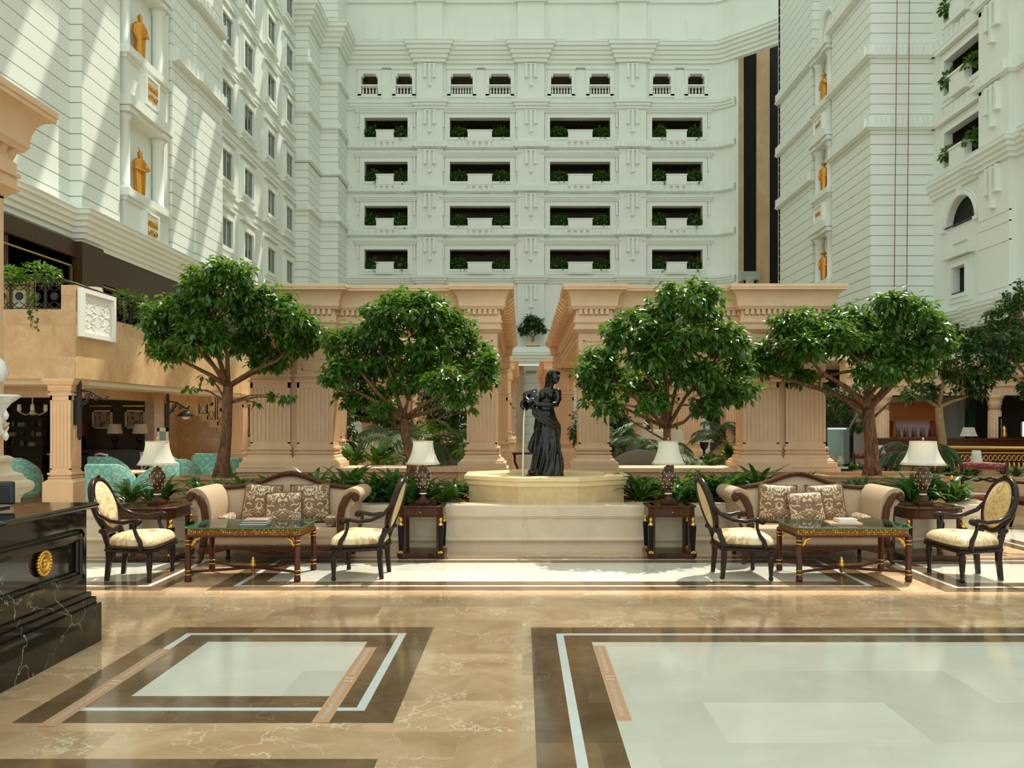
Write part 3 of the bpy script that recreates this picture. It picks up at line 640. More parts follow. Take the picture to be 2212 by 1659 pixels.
def pavilion(s, Y0, Y1, label, full=True):
    CX = .24; X = lambda u: CX+s*u
    t = thing('garden_pavilion', label, 'pavilion', (0,0,0))
    zb, zt, H = .92, 2.95, .72; e = Y1-.5
    path = [(.616,Y0),(1.08,Y0),(1.08,Y0+.16),(3.11,Y0+.16),(3.11,Y0),(4.36,Y0),(4.36,Y0+1.4),(4.2,Y0+1.4),(4.2,Y1-1.4),(4.36,Y1-1.4),(4.36,Y1),(3.11,Y1),(3.11,Y1-.16),(1.08,Y1-.16),(1.08,Y1),(.616,Y1),(.616,e),(.78,e),(.78,Y0+.5),(.616,Y0+.5)]
    P = [(X(u),y) for u,y in path]
    if s < 0: P.reverse()
    mb = MB(); mb.sweep(P, entab(zt,H,.25,.42), True)
    for u0,u1,y,sp in ((.60,1.08,Y0,.08),(1.1,3.1,Y0+.16,.08),(3.1,4.36,Y0,.08)):      # bracket row
        k = int((u1-u0)/sp)
        for i in range(k):
            u = u0+(i+.5)*(u1-u0)/k; mb.box((X(u),y-.06,zt+.445*H),(.048,.06,.11*H))
    k = int((e-Y0-.6)/.16)
    for i in range(k): mb.box((X(.72),Y0+.6+i*.16,zt+.445*H),(.06,.07,.11*H))
    mb.build('entablature', M_stone, t)
    fr = [(.616,1.08),(3.11,3.65),(3.76,4.36)]
    for u0,u1 in fr:
        a,b = sorted((X(u0),X(u1))); q = .009 if u0 > 3.7 else 0; column(a,b,Y0+q,Y0+.47+q,zb+q*.5,zt,t)
        column(a,b,Y1-.47+q,Y1+q,zb-.18+q*.5,zt,t, flute=full)
    if full:
        a,b = sorted((X(2.45),X(2.92))); column(a,b,Y1-.47,Y1,zb-.18,zt,t)
        a,b = sorted((X(3.9),X(4.36))); column(a,b,Y0+.9,Y0+1.4,zb,zt,t); column(a,b,Y0+4.4,Y0+4.9,zb,zt,t)
    for yy in (Y0+.08,Y1-.4):
        q = sorted((X(3.6),X(3.8))); m = MB(); m.bx(q[0],q[1],yy,yy+.3,.7,2.97); m.build('pilaster_infill', M_stone, t)
    w = MB(); a,b = sorted((X(.5),X(4.5)))
    w.bx(a,b,Y0-.02,Y0+.6,0,.86); w.bx(a-.02,b+.02,Y0-.12,Y0+.64,.86,.92)
    for u0,u1 in ((.48,1.2),(3.0,4.5)):
        q = sorted((X(u0),X(u1))); w.bx(q[0],q[1],Y0-.09,Y0,0,.86); w.bx(q[0]-.03,q[1]+.03,Y0-.15,Y0+.6,.86,.92)
    for u0,u1 in ((1.3,2.9),(3.1,4.4),(.6,1.1)):
        q = sorted((X(u0),X(u1))); yy = Y0-.02 if u0 == 1.3 else Y0-.09
        for zz in (.60,.76): w.bx(q[0],q[1],yy-.015,yy,zz,zz+.02)
        for xx in q: w.bx(xx-.01,xx+.01,yy-.015,yy,.60,.78)
    w.build('pedestal_wall', M_stone, t)
    for u0,u1 in ((.5,1.2),(2.3,4.5)):
        a2,b2 = sorted((X(u0),X(u1))); w = MB(); w.bx(a2,b2,Y1-.6,Y1+.1,0,.74); w.build('pedestal', M_stone, t)
    n = int((e-Y0-.9)/.42)
    for i in range(n):
        y = Y0+.80+i*.42; m = MB(); pts = [(.37,3.60),(.37,3.64),(.85,3.64),(.85,3.50),(.47,3.50)]
        m.slab([(X(u),z) for u,z in pts], y, y+.31, 'Y'); m.build('rafter_end', M_stone, t)
    for i in range(8 if full else 4):
        m = MB(); y = Y0+.9+i*(Y1-Y0-1.6)/(8 if full else 4); q = sorted((X(.9),X(4.1))); m.bx(q[0],q[1],y,y+.12,3.3,3.5); m.build('roof_joist', M_stone, t)
    return t
pavilion(1, 12.9, 22.3, 'peach stone garden pavilion on square fluted columns, right of the bronze statue')
pavilion(-1, 12.9, 22.3, 'peach stone garden pavilion on square fluted columns, left of the bronze statue')
pavilion(1, 28.6, 38.5, 'distant peach stone pavilion behind the right garden pavilion', False)
pavilion(-1, 28.6, 38.5, 'distant peach stone pavilion behind the left garden pavilion', False)

# ------------------------------------------------------------------ column standing behind the desk, at the left edge
t = thing('stone_column', 'massive peach stone column with wide cornice rising behind the black desk', 'column', (0,0,0))
cx0,cx1,cy0,cy1 = -5.5,-4.87,7.1,8.0
mb = MB(); mb.sweep(sq(cx0,cx1,cy0,cy1), entab(3.74,.90,.335,.2), True); mb.bx(cx0,cx1,cy0,cy1,3.72,4.6)
for i in range(6):
    y = cy0+.08+i*.16; mb.slab([(cx1+.05,4.09),(cx1+.10,4.18),(cx1+.125,4.19),(cx1+.05,4.19)], y, y+.08, 'Y')
mb.build('entablature', M_stone, t)
mb = MB(); mb.bx(cx0,cx1,cy0,cy1,1.1,3.8); mb.build('shaft', M_stone, t)
mb = MB(); mb.sweep(sq(cx0,cx1,cy0,cy1), [(-.1,.72),(.135,.72),(.135,.78),(.10,.8),(.10,.9),(.12,.94),(.15,.96),(.178,.985),(.187,1.02),(.178,1.055),(.15,1.075),(.137,1.08),(.137,1.1),(.12,1.1),(.12,1.13),(.06,1.16),(.04,1.22),(.04,1.25),(.06,1.26),(.06,1.29),(.03,1.31),(-.1,1.33)], True)
mb.bx(cx0-.18,cx1+.18,cy0-.18,cy1+.18,0,.74); mb.build('base', M_cream, t)
t = thing('crystal_sconce', 'crystal wall sconce with hanging drops on the massive column behind the desk', 'sconce', (-4.86,7.9,1.50))
m = MB(); m.lathe([(.02,0),(.05,.03),(.02,.1),(.06,.16),(.03,.22),(.09,.3),(.17,.36),(.16,.38)], (.02,0,0), 12); m.build('bowl', M_crystal, t)
m = MB(); m.tube([(0,0,.1),(.06,0,.06),(.10,0,.12)], .012, 6); m.build('arm', M_brass, t)
for i,(dx,dz) in enumerate(((.10,.16),(.07,-.03),(.04,.05))):
    m = MB(); m.lathe([(.005,.08),(.03,.03),(.022,0),(.004,-.02)], (dx,-.05+.05*i,dz), 8); m.build('crystal_drop', M_crystal, t)
m = MB(); m.lathe([(.05,0),(.09,.08),(.06,.18),(.02,.22)], (.0,0,.5), 12); m.build('glass_shade', M_crystal, t)

# ------------------------------------------------------------------ planter, fountain, tree boxes
PX0, PX1, PY = -5.45, 5.98, 10.58
m = MB(); path = [(PX0,12.8),(PX0,PY),(PX1,PY),(PX1,12.8)]
m.sweep(path, [(-.35,0),(.0,0),(.0,.135),(.045,.14),(.055,.165),(.03,.185),(0,.19),(0,.42),(.02,.425),(.02,.445),(.035,.45),(.035,.57),(.03,.586),(-.35,.586)])
for a,b in ((-5.2,-1.0),(1.55,5.8)):
    for zz in (.22,.39): m.bx(a,b,PY-.012,PY,zz,zz+.012)
st(m, 'planter_wall', M_cream)
m = MB(); m.bx(PX0+.3,PX1-.3,PY+.3,13.0,.3,.555); st(m, 'planter_bed', M_soil)
def box_planter(poly, z0, z1, w=.12):
    # hollow polygonal kerb (counter-clockwise outline) around a bed
    m = MB(); m.sweep(poly, [(-w,z0),(0,z0),(0,z1-.03),(.02,z1-.025),(.02,z1),(-w,z1)], True)
    o = st(m, 'planter_wall', M_brownm)
    c = (sum(p[0] for p in poly)/len(poly), sum(p[1] for p in poly)/len(poly)); m = MB(); m.prism([(c[0]+(x-c[0])*.88, c[1]+(y-c[1])*.8) for x,y in poly], z0, z1-.06); st(m, 'planter_bed', M_soil)
box_planter([(-4.95,11.75),(-3.85,11.75),(-3.45,12.25),(-3.45,12.5),(-4.95,12.5)], .5, .84)
box_planter([(4.15,11.75),(5.35,11.6),(5.9,11.95),(5.9,12.75),(4.15,12.75)], .5, .87)
OCT = [(-.05,10.76),(.70,10.76),(1.34,11.22),(1.34,11.9),(.70,12.36),(-.05,12.36),(-.70,11.9),(-.70,11.22)]
t = thing('fountain_basin', 'octagonal pale stone fountain basin under the black bronze statue', 'fountain', (0,0,0))
m = MB(); m.sweep(OCT, [(-.2,.557),(0,.557),(0,.80),(-.2,.80)], True); m.build('basin_wall', M_basin, t)
m = MB(); m.sweep(OCT, [(-.22,.79),(.0,.79),(.02,.80),(.03,.85),(.06,.87),(.065,.912),(.055,.92),(-.20,.92),(-.22,.90)], True); m.build('rim', M_rim, t)
m = MB(); m.prism([(x*.9+.032,(y-11.56)*.88+11.56) for x,y in OCT], .6, .868); m.build('basin_floor', M_rim, t)

# ------------------------------------------------------------------ bronze statue: robed woman pouring from a jug
t = thing('bronze_statue', 'black bronze statue of a draped woman pouring from a jug', 'statue', (.33,11.56,.868))
m = MB()
sk = [(.0,-.02,.235,.20),(.035,-.02,.235,.20),(.04,-.01,.215,.18),(.145,.015,.205,.17),(.25,.035,.185,.16),(.352,.015,.17,.15),(.455,.01,.15,.14),(.56,.01,.165,.145),(.66,.01,.18,.15),(.735,.008,.168,.14),(.816,-.01,.145,.125),(.92,-.012,.118,.1),(.995,-.005,.12,.1),(1.08,.0,.135,.105),(1.15,.01,.15,.09),(1.19,.03,.10,.07),(1.215,.04,.05,.05)]
rs = []
for z,cx,rx,ry in sk:
    f = max(0, min(1,(0.9-z)/.4)); ring = []
    for j in range(64):
        a = 2*pi*j/64; k = 1+f*(.085*sin(7*a+4.5*z)+.05*sin(13*a-7*z))
        ring.append((cx+rx*k*cos(a), ry*k*sin(a)-.02*f, z))
    rs.append(ring)
m.rings(rs)
m.box((-.02,0,.015),(.47,.40,.03))
m.tube([(.03,-.005,1.16),(.05,-.015,1.23),(.08,-.035,1.30)], [.06,.044,.042], 12)
m.ball((.112,-.045,1.350),(.066,.072,.092), 20, 14)                               # head turned down to the right
m.ball((.088,.012,1.375),(.098,.095,.088), 18, 12); m.ball((.05,.04,1.335),(.07,.07,.09), 14, 10)   # hair
m.ball((.028,.045,1.265),(.05,.05,.08), 12, 8); m.tube([(.02,.04,1.25),(-.01,.05,1.18),(.0,.07,1.1)], [.045,.035,.015], 8)
m.tube([(.06,-.09,1.42),(.12,-.10,1.425),(.17,-.05,1.41),(.175,.03,1.38)], [.015,.02,.02,.018], 8)
m.tube([(.145,-.115,1.375),(.152,-.128,1.345),(.146,-.12,1.335)], [.009,.013,.011], 8) # nose
m.ball((.142,-.108,1.312),(.022,.012,.007), 8, 6); m.ball((.134,-.095,1.287),(.026,.02,.018), 8, 6)
for dx,dy in ((-.035,-.004),(.03,.012)): m.ball((.142+dx,-.106+dy,1.366),(.013,.008,.007), 8, 6)
m.ball((-.055,-.095,1.105),(.048,.045,.046), 14, 10); m.ball((.05,-.10,1.105),(.048,.045,.046), 14, 10)
m.ball((.15,-.01,1.15),(.055,.055,.055), 12, 8)
m.tube([(.155,-.01,1.15),(.158,-.06,1.06),(.125,-.13,.985),(.03,-.185,.975),(-.06,-.20,.985),(-.15,-.205,.985)], [.05,.046,.042,.036,.030,.024], 12)  # near arm
m.tube([(-.12,.0,1.15),(-.20,-.0,1.13),(-.285,-.03,1.10),(-.28,-.10,1.05),(-.24,-.15,1.02)], [.055,.055,.052,.04,.028], 12)   # far arm, wrapped
for i in range(4):                                                                 # fingers closed on the jug
    x = -.15-.014*i; m.tube([(x+.01,-.205,1.0-.008*i),(x-.02,-.225,.985-.01*i),(x-.04,-.225,.965-.012*i)], [.009,.0085,.006], 6)
m.tube([(-.14,-.21,.985),(-.165,-.19,1.02),(-.19,-.18,1.03)], [.011,.009,.007], 6)
for k in range(6):                                                                 # shawl swung from the arm round the hip
    o = k*.027; y_ = -.012*(k%2)
    m.tube([(-.20,-.16+y_,.955-o*.7),(-.10,-.175+y_,.90-o),(.02,-.165+y_,.835-o),(.12,-.13+y_,.765-o),(.182,-.03,.71-o),(.15,.09,.68-o)], [.010,.014,.015,.015,.013,.01], 8)
for k in range(6):
    m.tube([(-.10+.02*k-.08,-.05,1.165-.008*k),(-.21+.022*k,-.10-.01*(k%2),1.09),(-.22+.02*k,-.15,1.0)], [.010,.015,.010], 8)
for i,(x0,x1,x2) in enumerate(((-.13,-.16,-.22),(-.08,-.09,-.17),(-.04,-.03,-.11),(.01,.02,-.05),(.04,.065,.0),(.1,.12,.08),(.15,.17,.2))):
    m.tube([(x0,-.115,.68),(x1,-.148-.012*(i%2),.42),(x2,-.165,.06)], [.010,.018,.014], 8)
m.tube([(-.15,0,.62),(-.20,-.02,.46),(-.22,-.03,.38),(-.19,-.02,.32)], [.02,.045,.045,.02], 8); m.ball((-.20,-.1,.07),(.06,.08,.05), 10, 8)
b = m.build('figure', M_bronze, t)
d = b.modifiers.new('remesh','REMESH'); d.mode = 'VOXEL'; d.voxel_size = .006; d.use_smooth_shade = True
d = b.modifiers.new('smooth','SMOOTH'); d.factor = .5; d.iterations = 3
m = MB(); m.M = Matrix.Translation((-.215,-.10,1.0)) @ Vector((-.60,-.76,-.22)).to_track_quat('Z','Y').to_matrix().to_4x4()
m.lathe([(.005,-.12),(.05,-.12),(.085,-.05),(.08,.02),(.045,.075),(.045,.10),(.072,.125),(.076,.135),(.062,.13),(.036,.105),(.034,.0),(.005,-.02)], n=24)
m.build('jug', M_bronze, t)
t2 = MB(); t2.tube([(.035,11.36,1.79),(.022,11.33,1.66),(.015,11.32,1.3),(.01,11.32,.87)], [.008,.012,.011,.014], 8)
tag(t2.build('water_stream', M_water), 'thin stream of water falling from the statue\'s jug into the basin', 'water')

# ------------------------------------------------------------------ golden niche statues
def gold_statue(loc, rz, hat, label, arm=None, staff=False, h=1.75, robe=1.0):
    t = thing('golden_statue', label, 'statue', loc, rz, 'golden statues in the wall niches', h/1.75)
    m = MB(); rs = []
    for z,rx,ry in ((0,.0,.0),(.001,.17,.16),(.12,.2,.18),(.45,.22,.18),(.8,.235,.17),(1.05,.25,.17),(1.28,.26,.155),(1.40,.22,.13),(1.46,.1,.09)):
        f = max(0,(1.2-z)/1.2); rs.append([(rx*robe*(1+.07*f*sin(9*2*pi*j/48))*sin(2*pi*j/48)*-1, ry*(1+.07*f*sin(9*2*pi*j/48))*cos(2*pi*j/48), z+.06) for j in range(48)])
    m.rings(rs[1:])
    for x in (-.09,.09): m.ball((x,-.08,.04),(.07,.15,.05), 10, 6)
    m.tube([(0,0,1.45),(0,-.01,1.56)], .065, 10); m.ball((0,-.02,1.63),(.085,.1,.12), 16, 12); m.ball((0,-.125,1.625),(.02,.025,.025), 8, 6)
    m.ball((0,-.09,1.52),(.055,.05,.10), 10, 8)                      # beard
    if arm == 'out':
        m.tube([(.22,0,1.36),(.32,-.12,1.1),(.28,-.42,1.08),(.26,-.55,1.2)], [.08,.07,.055,.03], 10); m.tube([(-.22,0,1.36),(-.29,-.05,1.0),(-.2,-.2,.85)], [.08,.07,.04], 10)
    elif arm == 'stick':
        m.tube([(.22,0,1.36),(.27,-.15,1.1),(.06,-.33,.98)], [.085,.08,.04], 10); m.tube([(-.22,0,1.36),(-.27,-.15,1.1),(-.06,-.33,.98)], [.085,.08,.04], 10); m.ball((0,-.35,.97),(.06,.05,.05), 8, 6)
        m.tube([(0,-.35,.98),(0,-.3,.06)], .016, 8)
    else:
        m.tube([(.22,0,1.36),(.29,-.04,1.05),(.2,-.22,.92),(.1,-.25,.93)], [.085,.075,.05,.035], 10); m.tube([(-.22,0,1.36),(-.29,-.04,1.05),(-.24,-.16,.82)], [.085,.075,.04], 10); m.ball((-.24,-.17,.78),(.045,.06,.07), 8, 6)
    if hat == 'helm': m.lathe([(.1,0),(.095,.06),(.06,.11),(.02,.14),(.012,.2)], (0,-.01,1.68), 14)
    elif hat == 'plume': m.lathe([(.1,0),(.09,.07),(.05,.11),(.015,.13)], (0,-.01,1.68), 14); m.tube([(0,0,1.8),(0,.02,1.9),(0,.1,1.94),(0,.15,1.9)], [.02,.022,.022,.015], 8)
    elif hat == 'fur': m.lathe([(.1,0),(.15,.02),(.15,.08),(.1,.1),(.1,.17),(.04,.21)], (0,-.01,1.66), 14)
    elif hat == 'turban': m.lathe([(.1,0),(.16,.03),(.18,.08),(.14,.13),(.08,.15),(.09,.2),(.03,.27)], (0,-.01,1.66), 14)
    else: m.lathe([(.1,.03),(.26,.0),(.27,.03),(.12,.06),(.11,.12),(.05,.2),(.01,.26)], (0,-.01,1.68), 16)
    b = m.build('figure', M_goldst, t); d = b.modifiers.new('remesh','REMESH'); d.mode = 'VOXEL'; d.voxel_size = .02; d.use_smooth_shade = True
    d = b.modifiers.new('smooth','SMOOTH'); d.iterations = 2
gold_statue((-14.62,32.55,10.1), R(60), 'plume', 'golden robed statue leaning on a stick in the lower left niche', 'stick')
gold_statue((-14.62,32.55,15.3), R(60), 'helm', 'golden armoured statue in the upper left niche')
gold_statue((15.6,44.0,8.75), R(-40), 'brim', 'golden statue in a wide hat, lowest on the right tower', h=1.5)
gold_statue((15.6,44.0,13.35), R(-40), 'turban', 'golden statue in a turban, middle niche of the right tower', h=1.5)
gold_statue((15.6,44.0,17.95), R(-60), 'fur', 'golden statue holding out one arm, upper niche of the right tower', 'out', h=1.5)
def text(parent, s, size, mat, M, name='lettering', ext=0.01, align='CENTER'):
    c = bpy.data.curves.new(name, 'FONT'); c.body = s; c.size = size; c.extrude = ext; c.align_x = align; c.align_y = 'CENTER'; c.resolution_u = 3
    o = bpy.data.objects.new(name, c); COL.objects.link(o); bpy.context.view_layer.update()
    me = bpy.data.meshes.new_from_object(o.evaluated_get(bpy.context.evaluated_depsgraph_get())); bpy.data.objects.remove(o); bpy.data.curves.remove(c)
    me.materials.clear(); me.materials.append(mat); me.name = name
    o = bpy.data.objects.new(name, me); COL.objects.link(o); o.parent = parent; o.matrix_local = M; return o
def name_plaque(x, y, z, sgn, lines, label, W=1.15, H=1.15):
    t = thing('name_plaque', label, 'plaque', (x,y,z), R(90) if sgn > 0 else R(-90))
    m = MB(); m.bx(-W/2+.003,W/2-.003,-.14,.3,-H/2+.003,H/2-.003); m.build('board', M_plaque, t, bevel=.01)
    m = MB()
    for a,b,c,d in ((-W/2,W/2,H/2-.08,H/2),(-W/2,W/2,-H/2,-H/2+.08),(-W/2,-W/2+.08,-H/2+.08,H/2-.08),(W/2-.08,W/2,-H/2+.08,H/2-.08)): m.bx(a,b,-.2,-.138,c,d)
    m.build('frame', M_plaque, t)
    n = len(lines)
    for i,l in enumerate(lines):
        text(t, l, .30 if n > 1 else .24, M_gold, Matrix.Translation((0,-.16,.14-.34*i if n > 1 else 0)) @ Matrix.Rotation(R(90),4,'X') @ Matrix.Diagonal((W*.9/max(len(l)*.19,.1)*(.8 if n > 1 else .7),1,1,1)), ext=.025)
name_plaque(-14.42,32.85,9.0,1,['БОГЕНБАЙ','БАТЫР'],'white plaque with gold lettering under the lower left niche statue')
name_plaque(-14.42,32.85,14.2,1,['КАБАНБАЙ','БАТЫР'],'white plaque with gold lettering between the two left niche statues')
name_plaque(15.45,44.05,12.25,-1,['КАЗЫБЕК'],'white plaque with gold lettering under the middle right niche statue',1.3,.9)
name_plaque(15.45,44.05,16.85,-1,['АБАЙ'],'white plaque with gold lettering under the upper right niche statue',1.3,.9)

# ------------------------------------------------------------------ black marble desk
t = thing('reception_desk', 'polished black marble desk with white veins at the left edge', 'desk', (0,0,0))
m = MB()
for x,y,z0,z1 in ((-3.139,6.36,0,.289),(-3.165,6.335,.289,.337),(-3.19,6.31,.337,.378)): m.bx(-4.6,x,1.5,y,z0,z1)
m.build('plinth', M_black, t, bevel=.004)
m = MB(); m.bx(-4.55,-3.215,1.5,6.285,.37,1.0); m.build('body', M_black, t)
m = MB(); pr = [(0,0),(.035,.0),(.05,.012),(.052,.03),(.035,.045),(.02,.06),(0,.065)]
y0,y1,z0,z1 = 1.6,6.19,.475,.857
for (ya,yb,za,zb) in ((y0,y1,z1-.085,z1),(y0,y1,z0,z0+.085),(y1-.085,y1,z0,z1)):
    m.bx(-3.215,-3.185,ya,yb,za,zb); m.bx(-3.19,-3.165,ya+.015,yb-.015,za+.018,zb-.018)
m.build('panel_moulding', M_black, t, bevel=.012)
m = MB(); m.sweep([(-3.2,1.5),(-3.2,6.28),(-4.6,6.28)], [(-.3,.985),(.0,.985),(.02,.99),(.045,1.0),(.055,1.012),(.055,1.022),(.045,1.035),(-.3,1.035)]); m.bx(-4.7,-3.5,1.5,5.98,.985,1.0349)
m.build('desk_top', M_black, t)
e = MB(); M = Matrix.Translation((-3.205,5.69,.688)) @ Matrix.Rotation(R(90),4,'Y'); e.M = M
e.lathe([(.0,.006),(.04,.006),(.044,.022),(.052,.027),(.06,.022),(.064,.01),(.07,.014),(.076,0)], n=28)
for i in range(22):
    a = 2*pi*i/22; e.ball((.078*cos(a),.075*sin(a),.012),(.014,.014,.016), 8, 6)
e.ball((.008,0,.012),(.022,.018,.02), 10, 8); e.ball((-.018,.012,.012),(.014,.013,.018), 8, 6); e.ball((-.018,-.012,.012),(.014,.013,.018), 8, 6)
e.build('medallion', M_gold, t)
t = thing('monitor', 'back of a dark computer monitor on the black marble desk', 'monitor', (-3.62,5.85,1.035))
m = MB(); m.bx(-.40,.13,-.015,.025,.03,.19); m.build('screen_back', M_screen, t, bevel=.015)
m = MB()
for i in range(9): m.bx(.04,.11,-.019,-.014,.05+i*.013,.054+i*.013)
m.build('vents', M_blackp, t)
m = MB(); m.bx(-.2,.05,-.05,.09,0,.012); m.bx(-.1,-.04,.0,.02,.0,.06); m.build('stand', M_screen, t)

# ------------------------------------------------------------------ left terrace with the cafe under it
m = MB(); m.bx(-15,-7.87,15.0,15.4,2.37,3.59); m.bx(-8.12,-7.87,15.0,15.3,3.59,4.02); m.bx(-15,-8,15.2,24.4,2.42,3.5)
st(m, 'wall_terrace', M_terr)
m = MB(); m.bx(-8.2,-7.86,15.01,24.6,2.372,3.55); m.bx(-8.1,-7.86,15.31,16.35,3.55,4.0); st(m, 'wall_terrace', M_terrx)
m = MB(); m.bx(-15,-7.9,15.3,24.5,2.28,2.37); st(m, 'ceiling', M_ceil)
m = MB(); m.bx(-15,-9.0,16.6,16.9,2.08,2.3); m.bx(-9.0,-8.75,16.6,24,2.08,2.3); st(m, 'trim_beam', M_terr)
column(-8.34,-7.98,15.05,15.42,0,2.37,None,'column',False,.6)['kind'] = 'structure'
column(-8.26,-7.86,24.0,24.4,0,2.37,None,'column',False,.6)['kind'] = 'structure'
t = thing('relief_plaque', 'square white plaster plaque with carved scrollwork on the terrace parapet', 'plaque', (-7.86,15.67,3.55))
m = MB(); m.bx(0,.05,-.62,.62,-.43,.43); m.build('board', M_plaque, t)
m = MB()
m.sweep([(0,0),(1,0)], [(0,0),(.01,0),(.01,.01)]) if False else None
for a,b,c,d in ((-.62,.62,.35,.43),(-.62,.62,-.43,-.35),(-.62,-.53,-.35,.35),(.53,.62,-.35,.35)): m.bx(.05,.10,a,b,c,d)
m.build('frame', M_plaque, t)
m = MB()
for sx in (-1,1):
    for sz in (-1,1):
        m.tube([(.052,sx*(.03+.45*q/12),sz*(.29-.10*q/12+.035*sin(q*.9))) for q in range(13)], .007, 6)
        m.tube([(.052,sx*(.17+.10*cos(q*.55)*(1-q/16)),sz*(.10+.085*sin(q*.55)*(1-q/16))) for q in range(14)], .007, 6)
        m.tube([(.052,sx*(.40+.07*cos(q*.6)*(1-q/14)),sz*(.14+.07*sin(q*.6)*(1-q/14))) for q in range(12)], .006, 6)
        m.tube([(.052,sx*(.05+.40*q/10),sz*(.02+.03*sin(q*.7))) for q in range(11)], .006, 6)
        for k in range(3): m.ball((.052,sx*(.05+.03*k),sz*(.21-.02*k)),(.008,.011,.022), 6, 5)
m.build('scrollwork', M_plaque, t)
def iron_panel(w, h, name, parent, M):
    m = MB(); m.M = M
    for x in (0,w): m.bx(x-.012,x+.012,-.012,.012,0,h)
    for z in (.03,h-.03): m.bx(0,w,-.008,.008,z-.01,z+.01)
    c = w/2; r = min(w,h)*.22
    m.tube([(c+r*cos(a*pi/8),0,h*.52+r*sin(a*pi/8)) for a in range(17)], .012, 6)
    m.lathe([(0,-.01),(r*.85,-.01),(r*.85,.01),(0,.01)], n=14) if False else None
    m.slab([(c+r*.8*cos(a*pi/7),h*.52+r*.8*sin(a*pi/7)) for a in range(14)], -.008,.008,'Y')
    for s in (-1,1):
        m.tube([(c+s*w*.46,0,.03),(c+s*w*.30,0,h*.2),(c+s*w*.05,0,h*.30)], .009, 6); m.tube([(c+s*w*.46,0,h-.03),(c+s*w*.30,0,h*.82),(c+s*w*.05,0,h*.74)], .009, 6)
        m.tube([(c,0,.03),(c+s*w*.2,0,h*.13),(c+s*w*.46,0,h*.3)], .008, 6); m.tube([(c,0,h-.03),(c+s*w*.2,0,h*.87),(c+s*w*.46,0,h*.7)], .008, 6)
    return m.build(name, M_iron, parent)
t = thing('iron_railing', 'black wrought iron terrace railing with round bosses, facing the lobby', 'railing', (0,0,0))
for i in range(16): iron_panel(.29,.47,'railing_panel',t,Matrix.Translation((-8.14-.31*(i+1)+.01,15.1,3.59)))
m = MB(); m.tube([(-13.2,15.1,4.12),(-8.15,15.1,4.12),(-7.95,15.12,4.06),(-7.95,16.4,4.03)], .03, 8); m.build('handrail', M_iron, t)
t = thing('iron_railing', 'black wrought iron railing along the side of the terrace', 'railing', (0,0,0))
for i in range(24): iron_panel(.29,.45,'railing_panel',t,Matrix.Translation((-7.98,16.45+.31*i,3.55)) @ Matrix.Rotation(R(90),4,'Z'))
m = MB(); m.tube([(-7.98,16.4,4.03),(-7.98,24,4.03)], .03, 8); m.build('handrail', M_iron, t)
# rear of the cafe, stone stair wall
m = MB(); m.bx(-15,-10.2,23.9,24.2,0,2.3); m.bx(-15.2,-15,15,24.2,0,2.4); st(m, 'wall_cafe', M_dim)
m = MB(); m.bx(-8.60,-8.38,19.9,20.2,0,2.3); m.bx(-10.5,-10.2,23.7,26,0,2.4); st(m, 'pillar', M_terr)
st_pts = [(-10.4,0),(-7.0,0),(-7.0,.72),(-8.0,.72),(-8.0,.9),(-8.35,.9),(-8.35,1.06),(-8.7,1.06),(-8.7,1.24),(-9.05,1.24),(-9.05,1.42),(-9.35,1.42),(-9.35,1.6),(-9.6,1.6),(-9.6,1.8),(-9.85,1.8),(-9.85,2.0),(-10.4,2.0)]
m = MB(); m.slab(st_pts, 25.2,25.5,'Y'); st(m, 'wall_stair', M_terr)
m = MB(); m.bx(-11,-5.5,27.5,27.8,0,3.3); st(m, 'wall_stair', M_terr)
t = thing('stair_railing', 'black iron stair railing stepping down beside the first tree trunk', 'railing', (0,0,0))
for x,z in ((-9.6,1.8),(-9.35,1.62),(-9.05,1.44),(-8.7,1.26),(-8.35,1.08),(-8.0,.92)): iron_panel(.24,.95,'railing_panel',t,Matrix.Translation((x,25.3,z)))
m = MB(); m.tube([(-9.7,25.3,2.9),(-7.6,25.3,1.82)], .03, 8); m.build('handrail', M_iron, t)
m = MB()
for i in range(6): m.bx(-9.62+.31*i,-9.32+.31*i,25.1,25.3,1.76-.176*i,1.82-.176*i)
m.build('step', M_cream, t)
def lantern_bracket(loc, label, lamp):
    t = thing('lantern_bracket', label, 'wall bracket', loc)
    m = MB(); m.bx(-.03,.03,-.03,.03,-.62,.35); m.bx(-.12,-.06,-.03,.03,-.4,.18); m.ball((0,0,.37),.035, 8, 6); m.ball((0,0,-.64),.03, 8, 6); m.build('post', M_iron, t)
    m = MB()
    m.tube([(0,0,.22),(.2,0,.2),(.42,0,.06),(.5,0,.05)], .018, 6); m.tube([(0,0,-.1),(.12,0,.02),(.2,0,.18)], .014, 6)
    for cx,cz,r in ((.16,.1,.07),(.3,.07,.05),(.1,.0,.05)): m.tube([(cx+r*cos(a*.5)*(1-a/20),0,cz+r*sin(a*.5)*(1-a/20)) for a in range(15)], .012, 6)
    for x in (.38,.46,.5): m.ball((x,0,.08+.03*sin(x*40)),(.03,.02,.025), 8, 6)
    m.build('scroll', M_iron, t)
    if lamp:
        m = MB(); m.lathe([(.02,.12),(.06,.1),(.2,-.02),(.19,-.03)], (.42,0,-.1), 14); m.build('lamp_hood', M_iron, t)
        m = MB(); m.ball((.42,0,-.14),(.1,.1,.06), 12, 8); m.build('globe', M_shade, t)
lantern_bracket((-7.9,15.2,1.95), 'black scrolled iron bracket on the terrace corner column', False)
lantern_bracket((-8.32,20.0,1.85), 'black iron lantern on scrolled bracket before the stair wall', True)

